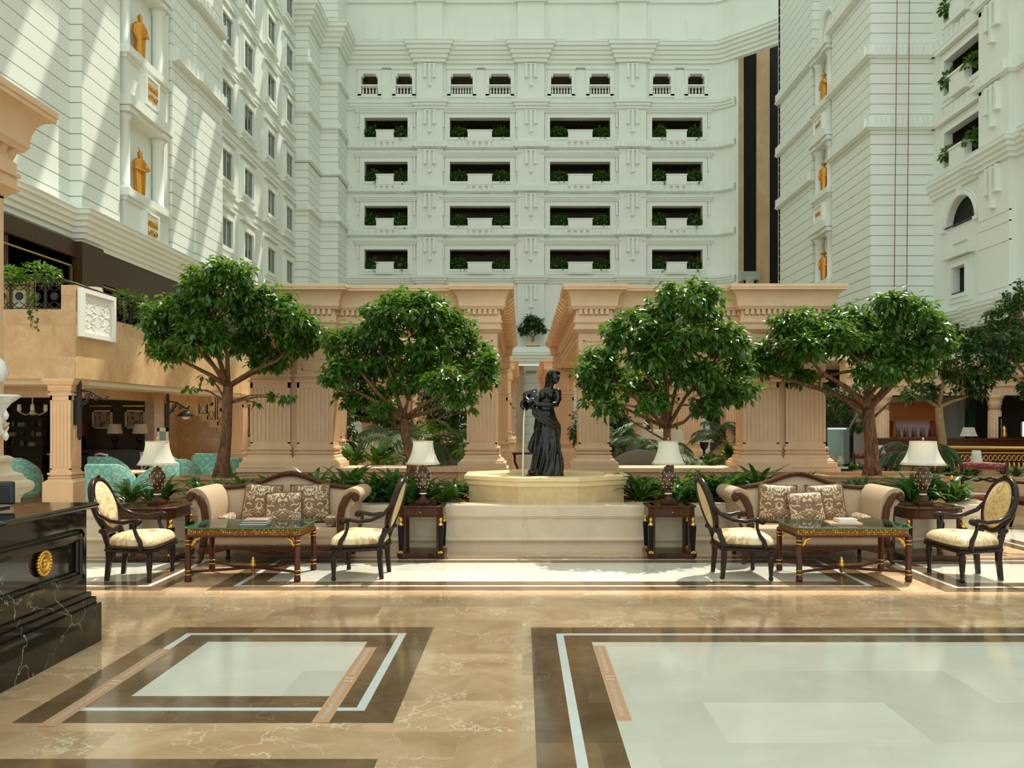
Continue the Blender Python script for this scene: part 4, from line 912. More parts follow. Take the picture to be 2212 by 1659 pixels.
# ------------------------------------------------------------------ right side colonnade
m = MB(); m.sweep([(11.4,30),(19.5,30)], [(-.6,2.5),(0,2.5),(0,2.8),(.06,2.82),(.06,2.95),(.0,2.97),(.0,3.1),(.1,3.14),(.14,3.2),(.14,3.25),(0,3.27),(0,3.75),(-.6,3.75)]); st(m, 'trim_entablature', M_stone)
def round_column(x, y, z1, r):
    m = MB(); pr = [(r*1.3,0),(r*1.3,.1),(r*1.1,.2)]; m.lathe(pr+[(r,.22),(r*.95,z1-.5)], (x,y,0), 32)
    for j in range(16):
        a = 2*pi*j/16; m.tube([(x+r*cos(a),y+r*sin(a),.3),(x+r*.95*cos(a),y+r*.95*sin(a),z1-.55)], r*.09, 6)
    m.lathe([(r*1.0,0),(r*1.0,.15),(r*1.15,.2),(r*1.05,.24),(r*1.3,.38),(r*1.45,.42),(r*1.45,.5)], (x,y,z1-.5), 32); st(m, 'column', M_stone)
round_column(16.75,30.2,2.5,.21); round_column(12.75,30.2,2.5,.24); round_column(19.0,30.2,2.5,.21)
m = MB(); m.bx(8.0,14.0,36,36.3,0,5.6); m.bx(15.2,18.0,35.9,36.3,0,2.05); m.bx(18.6,19,22,38,0,5.5); st(m, 'wall_bar', M_dark)
m = MB(); m.bx(14,15.2,36,36.3,0,5.6); m.bx(15.2,18,35.95,36.3,2.05,2.6); m.bx(18,24,35.5,36,0,5.6); m.bx(17.4,18.1,35.4,35.9,0,2.5); m.bx(17.8,24,35.45,35.5,1.3,1.33,1); st(m, 'wall_bar', [M_white, M_groove])
m = MB(); m.bx(11,19,30,36.5,3.75,3.95); st(m, 'ceiling', M_ceil)
m = MB(); m.bx(17.3,17.55,33.0,33.3,.9,2.5); st(m, 'trim_marble', marble('green_marble',(.02,.06,.05),(.05,.1,.08),(.3,.4,.35),3,.5,.1))
m = MB(); m.bx(24,24.3,-8,70,0,30); m.bx(-24.3,-24,-8,70,0,30); st(m, 'wall_outer', M_white)
# ================================================================== FURNITURE
def sofa(loc, label):
    t = thing('sofa', label, 'sofa', loc)
    top = lambda x: .835+.135*math.exp(-(x/.34)**2)+.02*math.cos(x*3.2)
    N = 40; xs = [-.84+1.68*i/N for i in range(N+1)]
    m = MB(); rs = []                                                # upholstered back, slightly raked
    for x in xs:
        tz = top(x)-.015; pad = .05*(1-abs(x/.84)**4)
        rs.append([(x,.20-pad,.36),(x,.235-pad,.55),(x,.29-pad*.7,.75),(x,.335,tz),(x,.40,tz),(x,.36,.36)])
    m.rings(rs); m.build('backrest', M_sofa, t)
    m = MB(); rs = []                                                # carved crest rail
    for x in xs:
        z = top(x); k = 1+.35*math.exp(-(x/.3)**2); w2 = .022*k
        rs.append([(x,.30,z-w2),(x,.285,z-w2*.3),(x,.29,z+w2*.7),(x,.33,z+w2),(x,.40,z+w2*.8),(x,.41,z-w2)])
    m.rings(rs, sm=False)
    for i in range(-9,10):
        x = i*.033; m.ball((x,.285,top(x)+.0),(.014,.008,.016), 6, 5)
    m.build('crest_rail', M_swood, t, bevel=.004)
    prof = [(.72,.30),(.715,.42),(.705,.55),(.715,.66),(.745,.76),(.80,.835),(.87,.872),(.945,.865),(.995,.82),(1.0,.765),(.965,.725),(.915,.715),(.885,.69),(.865,.60),(.86,.45),(.865,.22),(.74,.22)]
    for s in (-1,1):
        m = MB(); rs = []
        for y in (-.37,-.385,-.36,-.2,0,.2,.36,.38):
            k = .93 if y in (-.37,.38) else 1.0
            rs.append([(s*(.86+(x-.86)*k), y, .55+(z-.55)*k) for x,z in prof])
        m.rings(rs if s < 0 else [r[::-1] for r in rs]); m.build('arm', M_sofa, t, sub=1)
        m = MB()
        p2 = [(.80,.20),(.775,.34),(.765,.5),(.785,.64),(.835,.745),(.89,.80),(.94,.805),(.965,.775),(.955,.74),(.925,.735)]
        rs = []
        for i,(x,z) in enumerate(p2):
            a = Vector(p2[min(i+1,len(p2)-1)])-Vector(p2[max(i-1,0)]); a.normalize(); nx,nz = -a.y,a.x; w2 = .042 if i < 5 else .028
            rs.append([(s*(x-nx*w2),-.40,z-nz*w2),(s*(x-nx*w2*.6),-.415,z-nz*w2*.6),(s*(x+nx*w2*.6),-.415,z+nz*w2*.6),(s*(x+nx*w2),-.40,z+nz*w2),(s*x,-.37,z)])
        m.rings(rs if s > 0 else [r[::-1] for r in rs]); m.tube([(s*.928,-.42,.757),(s*.928,-.39,.757)], .03, 14)
        for k in range(2): m.box((s*(.772+.004*k),-.412,.36+.1*k),(.075,.012,.012))
        m.build('arm_facing', M_swood, t)
    m = MB(); m.bx(-.74,.74,-.38,.24,.285,.41); b = m.build('seat_cushion', M_sofa, t, bevel=.035)
    m = MB(); m.bx(-.82,.82,-.36,.36,.19,.30); m.build('seat_base', M_sofa, t, bevel=.01)
    m = MB(); rs = []
    for i in range(N+1):
        x = -.84+1.68*i/N; q = .03*cos(x*7.4)+.012
        rs.append([(x,-.385,.215),(x,-.40,.20),(x,-.40,.155-q),(x,-.37,.145-q),(x,-.36,.215)])
    m.rings(rs, sm=False)
    for i in range(-4,5): m.ball((i*.03,-.405,.155+.012*cos(i)),(.02,.012,.02), 8, 6)
    m.bx(-.84,.84,.30,.37,.15,.2); m.bx(-.84,-.80,-.37,.35,.15,.21); m.bx(.80,.84,-.37,.35,.15,.21)
    m.build('seat_rail', M_swood, t)
    for sx in (-1,1):
        m = MB(); m.tube([(sx*.78,-.36,.20),(sx*.83,-.39,.14),(sx*.82,-.38,.07),(sx*.84,-.40,.025),(sx*.86,-.42,.012)], [.045,.042,.026,.022,.012], 10); m.build('leg', M_swood, t)
        m = MB(); m.tube([(sx*.76,.33,.18),(sx*.77,.36,.0)], [.035,.022], 8); m.build('leg', M_swood, t)
    return t
def pillow(name, loc, rot, w, h, d, mat, label, group):
    t = thing(name, label, 'cushion', loc, 0, group); t.rotation_euler = rot
    n = 18; m = MB()
    for s in (1,-1):
        g = []
        for i in range(n+1):
            for j in range(n+1):
                u,v = -1+2*i/n,-1+2*j/n; b = ((1-abs(u)**3)*(1-abs(v)**3))**.55
                kx = 1-.05*(1-abs(v)**2); kz = 1-.05*(1-abs(u)**2)
                g.append((u*w/2*kx, s*-d/2*b, v*h/2*kz+h/2))
        fs = []
        for i in range(n):
            for j in range(n):
                q = (i*(n+1)+j,(i+1)*(n+1)+j,(i+1)*(n+1)+j+1,i*(n+1)+j+1); fs.append(q if s > 0 else q[::-1])
        m.add(g, fs, 0, True)
    m.build('cover', mat, t)
    m = MB(); k = 24; pts = []
    for a,b,c,e in ((-1,-1,1,-1),(1,-1,1,1),(1,1,-1,1),(-1,1,-1,-1)):
        for q in range(k):
            u,v = a+(c-a)*q/k,b+(e-b)*q/k; pts.append((u*w/2*(1-.05*(1-v*v)),0,v*h/2*(1-.05*(1-u*u))+h/2))
    m.tube(pts+[pts[0]], .009, 6); m.build('braid', M_braid, t)
    return t
def bolster(loc, label):
    t = thing('bolster', label, 'cushion', loc)
    m = MB(); m.tube([(0,-.19,0),(0,-.188,0),(0,-.15,0),(0,.15,0),(0,.188,0),(0,.19,0)], [.02,.055,.068,.068,.055,.02], 18); m.build('cover', M_pill, t)
    m = MB(); m.ball((0,-.195,0),(.012,.008,.012), 8, 6); m.build('button', M_braid, t)
for X, side in ((-2.84,'left'),(3.37,'right')):
    sofa((X,10.10,0), 'taupe camelback sofa with carved walnut frame, the %s one of two' % side)
    g = 'damask cushions on the %s sofa' % side
    pillow('cushion', (X-.31,10.20,.42), (R(-14),R(3),R(-4)), .46,.46,.16, M_pill, 'brown damask cushion leaning at the left end of the row on the %s sofa' % side, g)
    pillow('cushion', (X+.30,10.20,.42), (R(-14),R(-2),R(5)), .47,.46,.16, M_pill, 'brown damask cushion leaning at the right end of the row on the %s sofa' % side, g)
    pillow('cushion', (X+.02,10.06,.415), (R(-20),R(-3),R(3)), .43,.39,.15, M_pill, 'brown damask cushion in front, overlapping the other two on the %s sofa' % side, g)
bolster((-3.46,10.0,.478), 'damask bolster along the left arm of the left sofa')
bolster((-2.21,9.98,.478), 'damask bolster along the right arm of the left sofa')
bolster((3.98,10.0,.478), 'damask bolster along the right arm of the right sofa')

def armchair(loc, rz, label, back):
    t = thing('armchair', label, 'armchair', loc, rz, 'oval back armchairs around the coffee tables')
    seat = [(-.25,-.20),(-.20,-.23),(.0,-.31),(.20,-.37),(.27,-.35),(.285,-.2),(.29,0),(.285,.2),(.27,.35),(.20,.37),(.0,.31),(-.20,.23),(-.25,.20)]
    m = MB(); m.sweep(seat, [(-.05,.295),(.0,.295),(.012,.305),(.012,.325),(.0,.335),(.012,.345),(.0,.36),(-.05,.36)], True); m.build('seat_frame', M_bwood, t)
    m = MB(); rs = []
    for k,z in ((1.0,.345),(1.015,.375),(1.0,.41),(.93,.445),(.75,.475),(.4,.49),(.05,.493)): rs.append([(.02+(x-.02)*k, y*k, z) for x,y in seat])
    m.rings(rs); m.build('seat_cushion', M_uph, t, sub=1)
    for s in (-1,1):
        m = MB(); m.lathe([(.018,0),(.024,.01),(.024,.03),(.018,.045),(.034,.22),(.036,.24),(.026,.25),(.036,.265),(.026,.28),(.038,.30),(.038,.34)], (.235,s*.325,0), 14); m.build('leg', M_bwood, t)
        m = MB(); p = [(-.235,s*.205,0),(-.215,s*.20,.2),(-.215,s*.20,.36),(-.255,s*.19,.46),(-.265,s*.175,.50)]; rs = []
        for (x,y,z),w2 in zip(p,(.021,.025,.028,.026,.03)): rs.append([(x-w2,y-w2,z),(x+w2,y-w2,z),(x+w2,y+w2,z),(x-w2,y+w2,z)])
        m.rings(rs, sm=False); m.tube([(-.272,s*.205,.50),(-.272,s*.15,.50)], .034, 12); m.ball((-.30,s*.185,.505),.026, 10, 8)
        m.tube([(-.265,s*.17,.50),(-.285,s*.12,.53)], [.026,.02], 8); m.build('leg', M_bwood, t, bevel=.004)
        m = MB()
        m.tube([(-.355,s*.215,.86),(-.335,s*.25,.76),(-.27,s*.285,.675),(-.15,s*.315,.62),(-.02,s*.33,.605),(.08,s*.34,.625),(.135,s*.345,.63),(.155,s*.345,.605)], [.016,.024,.026,.026,.026,.026,.026,.018], 10, sq=.8)
        m.tube([(.135,s*.37,.612),(.135,s*.32,.612)], .034, 14); m.tube([(.135,s*.378,.612),(.135,s*.312,.612)], .014, 10)
        m.tube([(.09,s*.34,.60),(.09,s*.335,.54),(.115,s*.335,.47),(.155,s*.345,.41),(.165,s*.352,.36),(.165,s*.352,.31)], [.022,.022,.026,.034,.036,.03], 10, sq=.75)
        m.build('arm', M_bwood, t)
    M = Matrix.Translation((-.345,0,.755)) @ Matrix.Rotation(R(-17),4,'Y')
    m = MB(); m.M = M; rs = []                                        # oval frame, moulded section
    for i in range(48):
        a = 2*pi*i/48; cy_, cz_ = sin(a), cos(a)
        rs.append([(o, cy_*(.225+r), cz_*(.265+r)) for o,r in ((.030,-.004),(.034,.012),(.026,.022),(.030,.03),(.020,.042),(-.02,.042),(-.032,.03),(-.032,-.004))])
    m.rings(rs, loop=True)
    m.tube([(.03,-.015,.304),(.035,.0,.312),(.03,.015,.304)], .012, 6); m.build('back_frame', M_bwood, t)
    m = MB(); m.M = M; rs = []
    for k,o in ((1,.0),(.97,.02),(.8,.04),(.5,.05),(.05,.054)): rs.append([(o, sin(2*pi*i/40)*.226*k, cos(2*pi*i/40)*.266*k) for i in range(40)])
    rs2 = [[(-.012-.35*(o), y, z) for o,y,z in r] for r in rs]
    m.rings(rs[::-1]+rs2); m.build('back_pad', M_uphd if back else M_uph, t)
    return t
armchair((-4.02,8.92,0), R(3), 'gold silk oval back armchair at far left, beside the black desk', False)
armchair((-1.68,9.02,0), R(178), 'oval back armchair right of the left coffee table, seen side on', True)
armchair((2.30,9.02,0), R(1), 'oval back armchair left of the right coffee table, turned towards it', True)
armchair((4.66,8.92,0), R(182), 'gold silk oval back armchair at far right, back towards the picture edge', True)

def lattice():
    m, nt, N, L, p = nodes('gilt_lattice')
    tc = N.new('ShaderNodeTexCoord'); v = N.new('ShaderNodeTexVoronoi'); v.inputs['Scale'].default_value = 46; v.inputs['Randomness'].default_value = .35; L.new(tc.outputs['Object'], v.inputs['Vector'])
    r = N.new('ShaderNodeValToRGB'); r.color_ramp.elements[0].position = .25; r.color_ramp.elements[1].position = .5
    r.color_ramp.elements[0].color = (.80,.48,.10,1); r.color_ramp.elements[1].color = (.20,.08,.015,1); L.new(v.outputs['Distance'], r.inputs['Fac']); L.new(r.outputs['Color'], p.inputs['Base Color'])
    b = N.new('ShaderNodeBump'); b.inputs['Strength'].default_value = 1; b.inputs['Distance'].default_value = .01; b.invert = True; L.new(v.outputs['Distance'], b.inputs['Height']); L.new(b.outputs['Normal'], p.inputs['Normal'])
    p.inputs['Metallic'].default_value = .8; p.inputs['Roughness'].default_value = .3; return m
M_latt = lattice()
def clipped(w, d, c): return [(-w+c,-d),(w-c,-d),(w,-d+c),(w,d-c),(w-c,d),(-w+c,d),(-w,d-c),(-w,-d+c)]
def coffee_table(loc, label):
    t = thing('coffee_table', label, 'table', loc, 0, 'glass topped coffee tables')
    P = clipped(.575,.355,.05)
    m = MB(); m.sweep(P, [(-.05,.455),(.012,.455),(.02,.465),(.012,.478),(-.05,.478)], True); m.build('table_frame', M_mahog, t)
    m = MB(); m.sweep(P, [(-.02,.478),(.0,.478),(-.004,.512),(.0,.544),(-.02,.544)], True); m.build('gilt_apron', M_latt, t)
    m = MB(); m.prism([(x*.97,y*.97) for x,y in P], .515, .53); m.build('table_board', wood('olive_walnut',(.10,.06,.025),(.19,.125,.055),.15), t)
    m = MB(); m.prism(clipped(.60,.375,.06), .5455, .556); m.sweep(clipped(.60,.375,.06), [(-.002,.546),(.002,.546),(.002,.5555),(-.002,.5555)], True, m=1); m.build('glass_top', [M_glass, M_glassg], t)
    for sx in (-1,1):
        for sy in (-1,1):
            x,y = sx*.555,sy*.335
            m = MB(); m.lathe([(.028,0),(.034,.01),(.036,.03),(.03,.05),(.03,.46)], (x,y,0), 12); lg = m.build('leg', M_mahog, t)
            m = MB()
            for z in (.075,.115,.385,.42): m.lathe([(.03,-.005),(.035,-.004),(.035,.004),(.03,.005)], (x,y,z), 14)
            m.build('gilt_ring', M_gold, lg)
            m = MB(); m.tube([(x-sx*.02,y,.36),(x-sx*.05,y,.385),(x-sx*.06,y,.42),(x-sx*.095,y,.44),(x-sx*.13,y,.455)], [.012,.018,.014,.018,.008], 8); m.ball((x-sx*.062,y,.405),(.02,.012,.02), 8, 6); m.build('gilt_bracket', M_gold, t)
    for sx in (-1,1):
        m = MB(); m.tube([(sx*.55,-.33,.10),(sx*.25,-.10,.085),(0,0,.09),(-sx*.25,.10,.085),(-sx*.55,.33,.10)], .014, 8); m.build('stretcher', M_mahog, t)
    m = MB(); m.lathe([(.003,.0),(.012,.02),(.008,.035),(.022,.05),(.018,.09),(.03,.1),(.03,.13),(.016,.14),(.024,.16),(.012,.18),(.016,.195),(.003,.21)], (0,0,.0), 14); m.build('finial', M_gold, t)
    return t
coffee_table((-2.84,8.99,0), 'coffee table with gilt fretwork apron before the left sofa')
coffee_table((3.37,8.99,0), 'coffee table with gilt fretwork apron before the right sofa')
def book(loc, rz, w, d, h, mat, label, group):
    t = thing('book', label, 'book', loc, rz, group)
    m = MB(); m.bx(-w/2,w/2,-d/2,d/2,0,.004); m.bx(-w/2,w/2,-d/2,d/2,h-.004,h); m.bx(-w/2,-w/2+.004,-d/2,d/2,0,h); m.build('cover', mat, t)
    m = MB(); m.bx(-w/2+.004,w/2-.006,-d/2+.005,d/2-.005,.004,h-.004); m.build('pages', M_paper, t)
bk = [plain('grey_cover',(.16,.13,.12),.4), plain('dark_cover',(.05,.045,.05),.4), plain('dusty_pink_cover',(.38,.25,.21),.35,noise_amt=.5,scale=14), plain('tan_cover',(.45,.24,.12),.5), plain('cream_cover',(.68,.60,.48),.5)]
zt = .557
book((-2.79,8.90,zt), R(4), .27,.24,.018, bk[0], 'grey magazine at the bottom of the stack on the left coffee table', 'magazines on the left coffee table')
book((-2.78,8.91,zt+.0185), R(2), .265,.235,.02, bk[1], 'dark magazine in the middle of the stack on the left coffee table', 'magazines on the left coffee table')
book((-2.775,8.92,zt+.039), R(6), .25,.22,.014, bk[2], 'pinkish magazine on top of the stack on the left coffee table', 'magazines on the left coffee table')
book((3.37,8.95,zt), R(-6), .34,.24,.016, bk[3], 'flat tan book under the small cream book', 'books on the right coffee table')
book((3.40,8.96,zt+.0165), R(3), .20,.15,.035, bk[4], 'small thick cream book on the right coffee table', 'books on the right coffee table')

def end_table(loc, label, k=1.0, rz=0):
    t = thing('end_table', label, 'side table', loc, rz, 'octagonal end tables beside the sofas')
    w,d = .27*k,.23*k; P = clipped(w,d,.07*k)
    m = MB(); m.sweep(P, [(-.1,.605),(.0,.605),(.012,.612),(.012,.622),(.0,.63),(-.1,.63)], True); m.prism([(x*.8,y*.8) for x,y in P], .6,.63); m.build('table_top', M_dwood, t)
    m = MB(); m.sweep([(x*.97,y*.97) for x,y in P], [(-.05,.495),(.006,.495),(.006,.507),(0,.51),(0,.605),(-.05,.605)], True); m.prism([(x*.85,y*.85) for x,y in P], .5,.6); m.build('apron', M_dwood, t)
    m = MB(); m.bx(-w*.58,w*.58,-d*.97-.006,-d*.9,.515,.595); dr = m.build('drawer', M_dwood, t)
    m = MB(); m.ball((0,-d*.97-.018,.555),.010, 8, 6); m.build('knob', M_brass, dr)
    for sx in (-1,1):
        for sy in (-1,1):
            x,y = sx*(w-.035),sy*(d-.035)
            m = MB(); m.box((x-sx*.035,y-sy*.03,.28),(.036,.036,.44)); m.build('leg', M_dwood, t)
            m = MB(); rs = []
            for z,r in ((.10,.020),(.38,.033),(.395,.033)): rs.append([(x+r*a,y+r*b,z) for a,b in ((-1,-1),(1,-1),(1,1),(-1,1))])
            m.rings(rs, sm=False); h = m.build('herm', M_blackp, t)
            m = MB(); m.lathe([(.034,.395),(.034,.41),(.02,.425),(.014,.44)], (x,y,0), 10); m.ball((x,y,.46),(.02,.022,.027), 10, 8); m.ball((x,y-.018,.455),(.006,.008,.008), 6, 5); m.ball((x,y,.47),(.023,.023,.02), 8, 6); m.build('gilt_bust', M_gold, h)
            m = MB(); m.bx(x-.027,x+.027,y-.027,y+.027,.07,.09); m.ball((x,y-.02,.09),(.022,.03,.014), 8, 6); m.build('gilt_foot', M_gold, h)
    m = MB(); bp = [(-w-.01,-d-.01+.05*k),(-w+.05,-d-.01),(-w+.12,-d+.0),(-.08,-d+.035),(.08,-d+.035),(w-.12,-d),(w-.05,-d-.01),(w+.01,-d-.01+.05*k),(w+.01,d-.03),(w-.05,d),(-w+.05,d),(-w-.01,d-.03)]
    m.prism(bp, .02,.07); m.prism([(x*.95,y*.95) for x,y in bp], 0,.02); m.build('base', M_dwood, t)
    return t
def table_lamp(loc, label, k=1.0, name='table_lamp', grp='brown urn lamps with ivory shades'):
    t = thing(name, label, 'lamp', loc, 0, grp)
    m = MB(); m.bx(-.085,.085,-.085,.085,0,.045); m.lathe([(.06,.045),(.05,.06),(.03,.09),(.028,.115),(.03,.14),(.04,.155)], n=20); m.build('foot', M_dwood, t, bevel=.006)
    m = MB(); m.lathe([(.03,.112),(.044,.116),(.046,.122),(.044,.128),(.03,.132)], n=20); m.build('collar', M_pearl, t)
    m = MB(); pr = [(.036,.15),(.055,.20),(.08,.265),(.094,.325),(.092,.36),(.075,.395),(.05,.415),(.048,.43),(.056,.435),(.05,.445),(.02,.45)]
    m.lathe(pr, n=28)
    for row,(r,z) in enumerate(((.056,.20),(.074,.245),(.089,.295),(.0955,.34),(.083,.385))):
        n = 6 if row in (0,) else 8
        for i in range(n):
            a = 2*pi*(i+.5*(row%2))/n; m.ball((r*cos(a),r*sin(a),z),(.0068,.0068,.0085), 6, 4, 1)
    m.build('urn', [M_lampb, M_pearl], t)
    m = MB(); m.lathe([(.012,.445),(.012,.74),(.004,.75),(.004,.765),(.014,.775),(.014,.79),(.004,.80)], n=10); m.build('stem', M_brass, t)
    m = MB(); sh = []
    for i in range(11):
        u = i/10; r = .125+.088*(u**2.0)+.0*u; sh.append((r*k, .755-.275*u))
    n = 56; rs = []
    for r,z in sh+[(r-.003,z) for r,z in sh[::-1]]:
        rs.append([(r*(1-.035*abs(cos(4*2*pi*j/n+0.4))**.6)*cos(2*pi*j/n)*1.0, r*(1-.035*abs(cos(4*2*pi*j/n+.4))**.6)*sin(2*pi*j/n), z) for j in range(n)])
    m.rings(rs, True, False, False); m.build('lamp_shade', M_shadeT or M_shade, t)
    m = MB()
    for r,z in (sh[0],sh[-1]): m.tube([(r*.985*cos(2*pi*j/28),r*.985*sin(2*pi*j/28),z) for j in range(29)], .004, 5)
    m.build('shade_trim', M_palewood, t)
    return t
def shade_mat():
    m, nt, N, L, p = nodes('ivory_silk'); p.inputs['Base Color'].default_value = (.92,.89,.80,1); p.inputs['Roughness'].default_value = .6
    t = N.new('ShaderNodeBsdfTranslucent'); t.inputs['Color'].default_value = (.92,.87,.76,1); mx = N.new('ShaderNodeMixShader'); mx.inputs[0].default_value = .45
    L.new(p.outputs[0], mx.inputs[1]); L.new(t.outputs[0], mx.inputs[2]); L.new(mx.outputs[0], N['Material Output'].inputs['Surface']); return m
M_shadeT = shade_mat()
for X,Y,k,sk_,a,b in ((-4.42,10.15,1.45,1.07,'large octagonal walnut table partly behind the far left armchair','lamp with dotted brown urn on the far left end table'),
      (-1.20,10.27,1.0,.98,'octagonal walnut end table with gilt busts, left of the fountain','lamp with dotted brown urn just left of the fountain'),
      (1.77,10.27,1.05,.97,'octagonal walnut end table with gilt busts, right of the fountain','lamp with dotted brown urn just right of the fountain'),
      (4.80,10.15,1.3,1.22,'walnut end table between the right sofa and the far right armchair','widest table lamp, dotted brown urn at far right')):
    end_table((X,Y,0), a, k); table_lamp((X+(.05 if X < -4 else 0),Y+.05,.6305), b, sk_)

def floor_sticker(x, y0, y1, w, lines, label):
    t = thing('floor_sticker', label, 'floor sticker', (x,(y0+y1)/2,.0022), R(90), 'copper text stickers on the floor')
    L = y1-y0; m = MB(); m.bx(-L/2,L/2,-w/2,w/2,0,.0008); m.build('strip', M_copper, t)
    m = MB(); n = int(L/.03)
    for s in (-1,1):
        for i in range(n): m.bx(-L/2+i*L/n,-L/2+i*L/n+.006,s*w*.47-.003,s*w*.47+.003,.0008,.0011)
    for dx in (-.03,.03): m.bx(dx-.008,dx+.008,-w*.3,w*.3,.0008,.0011)
    m.build('stitching', M_fwhite, t)
    for i,l in enumerate(lines):
        o = text(t, l, w*.42, M_fwhite, Matrix.Translation((-L*.26 if i == 0 else L*.27,0,.0012)), ext=.0001)
        wd = o.dimensions.x
        if wd > .01:
            k = L*.40/wd; o.matrix_local = Matrix.Translation((-L*.26 if i == 0 else L*.27,0,.0012)) @ Matrix.Diagonal((k,1,1,1))
floor_sticker(-2.555,4.57,6.11,.10,['АРА ҚАШЫҚТЫҚТЫ САҚТАҢЫЗ','PLEASE KEEP YOUR SOCIAL DISTANCE'],'copper text strip along the left side of the small floor panel')
floor_sticker(-1.098,4.63,6.16,.095,['АРА ҚАШЫҚТЫҚТЫ САҚТАҢЫЗ','PLEASE KEEP YOUR SOCIAL DISTANCE'],'copper text strip along the right side of the small floor panel')
floor_sticker(.558,4.66,6.20,.088,['СОБЛЮДАЙТЕ СОЦИАЛЬНУЮ ДИСТАНЦИЮ','PLEASE KEEP YOUR SOCIAL DISTANCE'],'copper text strip on the large pale floor panel')
# ================================================================== PLANTS
def add_leaf(m, b, d, up, L, W, droop=.25, mi=0):
    """one pointed, folded, drooping leaf from b along d"""
    d = d.normalized(); s = d.cross(up)
    if s.length < 1e-4: s = d.orthogonal()
    s.normalize(); n = s.cross(d).normalized()
    p1 = b+d*(L*.45)-n*(0); tip = b+d*L-n*(L*droop); mid = b+d*(L*.5)-n*(W*.28+L*droop*.2)
    m.add([b, p1+s*W, tip, p1-s*W, mid], [(0,1,4),(1,2,4),(0,4,3),(4,2,3)], mi, True)
def rnd_dir(rg, zmin=-1, zmax=1):
    z = rg.uniform(zmin,zmax); a = rg.uniform(0,2*pi); r = math.sqrt(max(0,1-z*z)); return Vector((r*cos(a), r*sin(a), z))
def tree(label, base, fork, blobs, Y, n, seed, leafL=.118, mat=None, bark=None, r0=.085, name='indoor_tree', depth=1.0, group=None, sprigs=()):
    """blobs: crown lobes as (column, row, half width, half height) at the trunk's distance"""
    rg = random.Random(seed); mat = mat or M_leaf; bark = bark or M_bark
    t = thing(name, label, 'tree', base, 0, group); B = Vector(base); F = Vector(fork)-B
    s = Y/FPX; lobes = []
    for i,(px,py,rx,ry) in enumerate(blobs):
        dy = rg.uniform(-.45,.45)*depth; lobes.append((at(px,py,Y)-B+Vector((0,dy,0)), Vector((rx*s*.98, (rx+ry)*.5*s*.95, ry*s*1.0))))
    m = MB(); mid = F*.5+Vector((rg.uniform(-.05,.05),0,0)); k = r0
    m.tube([(0,0,-.06),F*.12,mid,F*.8,F], [k*1.25,k*1.02,k*.88,k*.85,k*.8], 12)
    for j in range(4):
        a = j*pi/2+.4; m.tube([(k*1.5*cos(a),k*1.5*sin(a),-.05),(k*.7*cos(a),k*.7*sin(a),.22),F*.35+Vector((k*.55*cos(a+.3),k*.55*sin(a+.3),0))], [k*.55,k*.5,k*.4], 8)
    ends = []
    order = sorted(range(len(lobes)), key=lambda i: (lobes[i][0]-F).length); limbs = []
    for i in order:
        c, r = lobes[i]; src = F
        if limbs and rg.random() < .55:
            src = min((q for q in limbs), key=lambda q: (q-c).length)
            if (src-c).length > (F-c).length: src = F
        e = c-Vector((0,0,r.z*.25)); v = e-src
        p1 = src+v*.35+Vector((rg.uniform(-.05,.05),rg.uniform(-.06,.06),v.length*.08-.07)); p2 = src+v*.7+Vector((rg.uniform(-.09,.09),rg.uniform(-.09,.09),rg.uniform(-.05,.05)))
        w = k*.44 if src is F else k*.30
        m.tube([src,p1,p2,e], [w,w*.78,w*.55,w*.25], 8); limbs += [p2,e]
        for q in range(7):
            d = rnd_dir(rg,-.5,.9); q1 = p2+(e-p2)*rg.random(); q2 = c+Vector((d.x*r.x,d.y*r.y,d.z*r.z))*.85
            m.tube([q1,(q1+q2)/2+Vector((0,0,.03)),q2], [w*.3,w*.22,w*.1], 5)
    leaves = MB(); vol = [l[1].x*l[1].z for l in lobes]; tot = sum(vol)
    for (c,r),v in zip(lobes,vol):
        cnt = int(n*v/tot)
        nc = max(10,cnt//9)                                            # sprays of leaves on twig ends, denser on the crown's skin
        for q in range(nc):
            d = rnd_dir(rg,-.75,1); rad = rg.uniform(.45,1.0)**.5
            if d.z < -.3: rad *= .85
            nz = .76+.42*noise.noise(Vector((d.x*1.7+seed,d.y*1.7,d.z*1.7+c.x)))
            tc = c+Vector((d.x*r.x,d.y*r.y,d.z*r.z))*rad*nz; od = (d+Vector((0,0,.15))).normalized()
            for w2 in range(9):
                dd = (rnd_dir(rg,-.9,.5)+od*.55+Vector((0,0,-.28))).normalized(); ps = tc+rnd_dir(rg)*rg.uniform(0,leafL*1.0)
                up = (Vector((0,0,1))+rnd_dir(rg)*.45).normalized(); L = leafL*rg.uniform(.7,1.2)
                add_leaf(leaves, ps, dd, up, L, L*.24, rg.uniform(.1,.4))
    for (px,py,n2,sr) in sprigs:                                       # thin low shoots hanging off the trunk
        c = at(px,py,Y)-B; m.tube([F*.82,(F*.82+c)/2+Vector((0,0,.05)),c], [k*.22,k*.15,k*.06], 6)
        for q in range(n2):
            ps = c+Vector((rg.uniform(-sr,sr),rg.uniform(-sr,sr)*.6,rg.uniform(-sr,sr)*.45)); add_leaf(leaves, ps, (rnd_dir(rg,-.8,.2)+Vector((0,0,-.4))), Vector((0,0,1)), leafL*rg.uniform(.8,1.25), leafL*.27, .2)
    m.build('trunk', bark, t); leaves.build('foliage', mat, t)
    return t
def pt(px,py,Y): return tuple(at(px,py,Y))
G4 = 'ficus trees in the lobby planter'
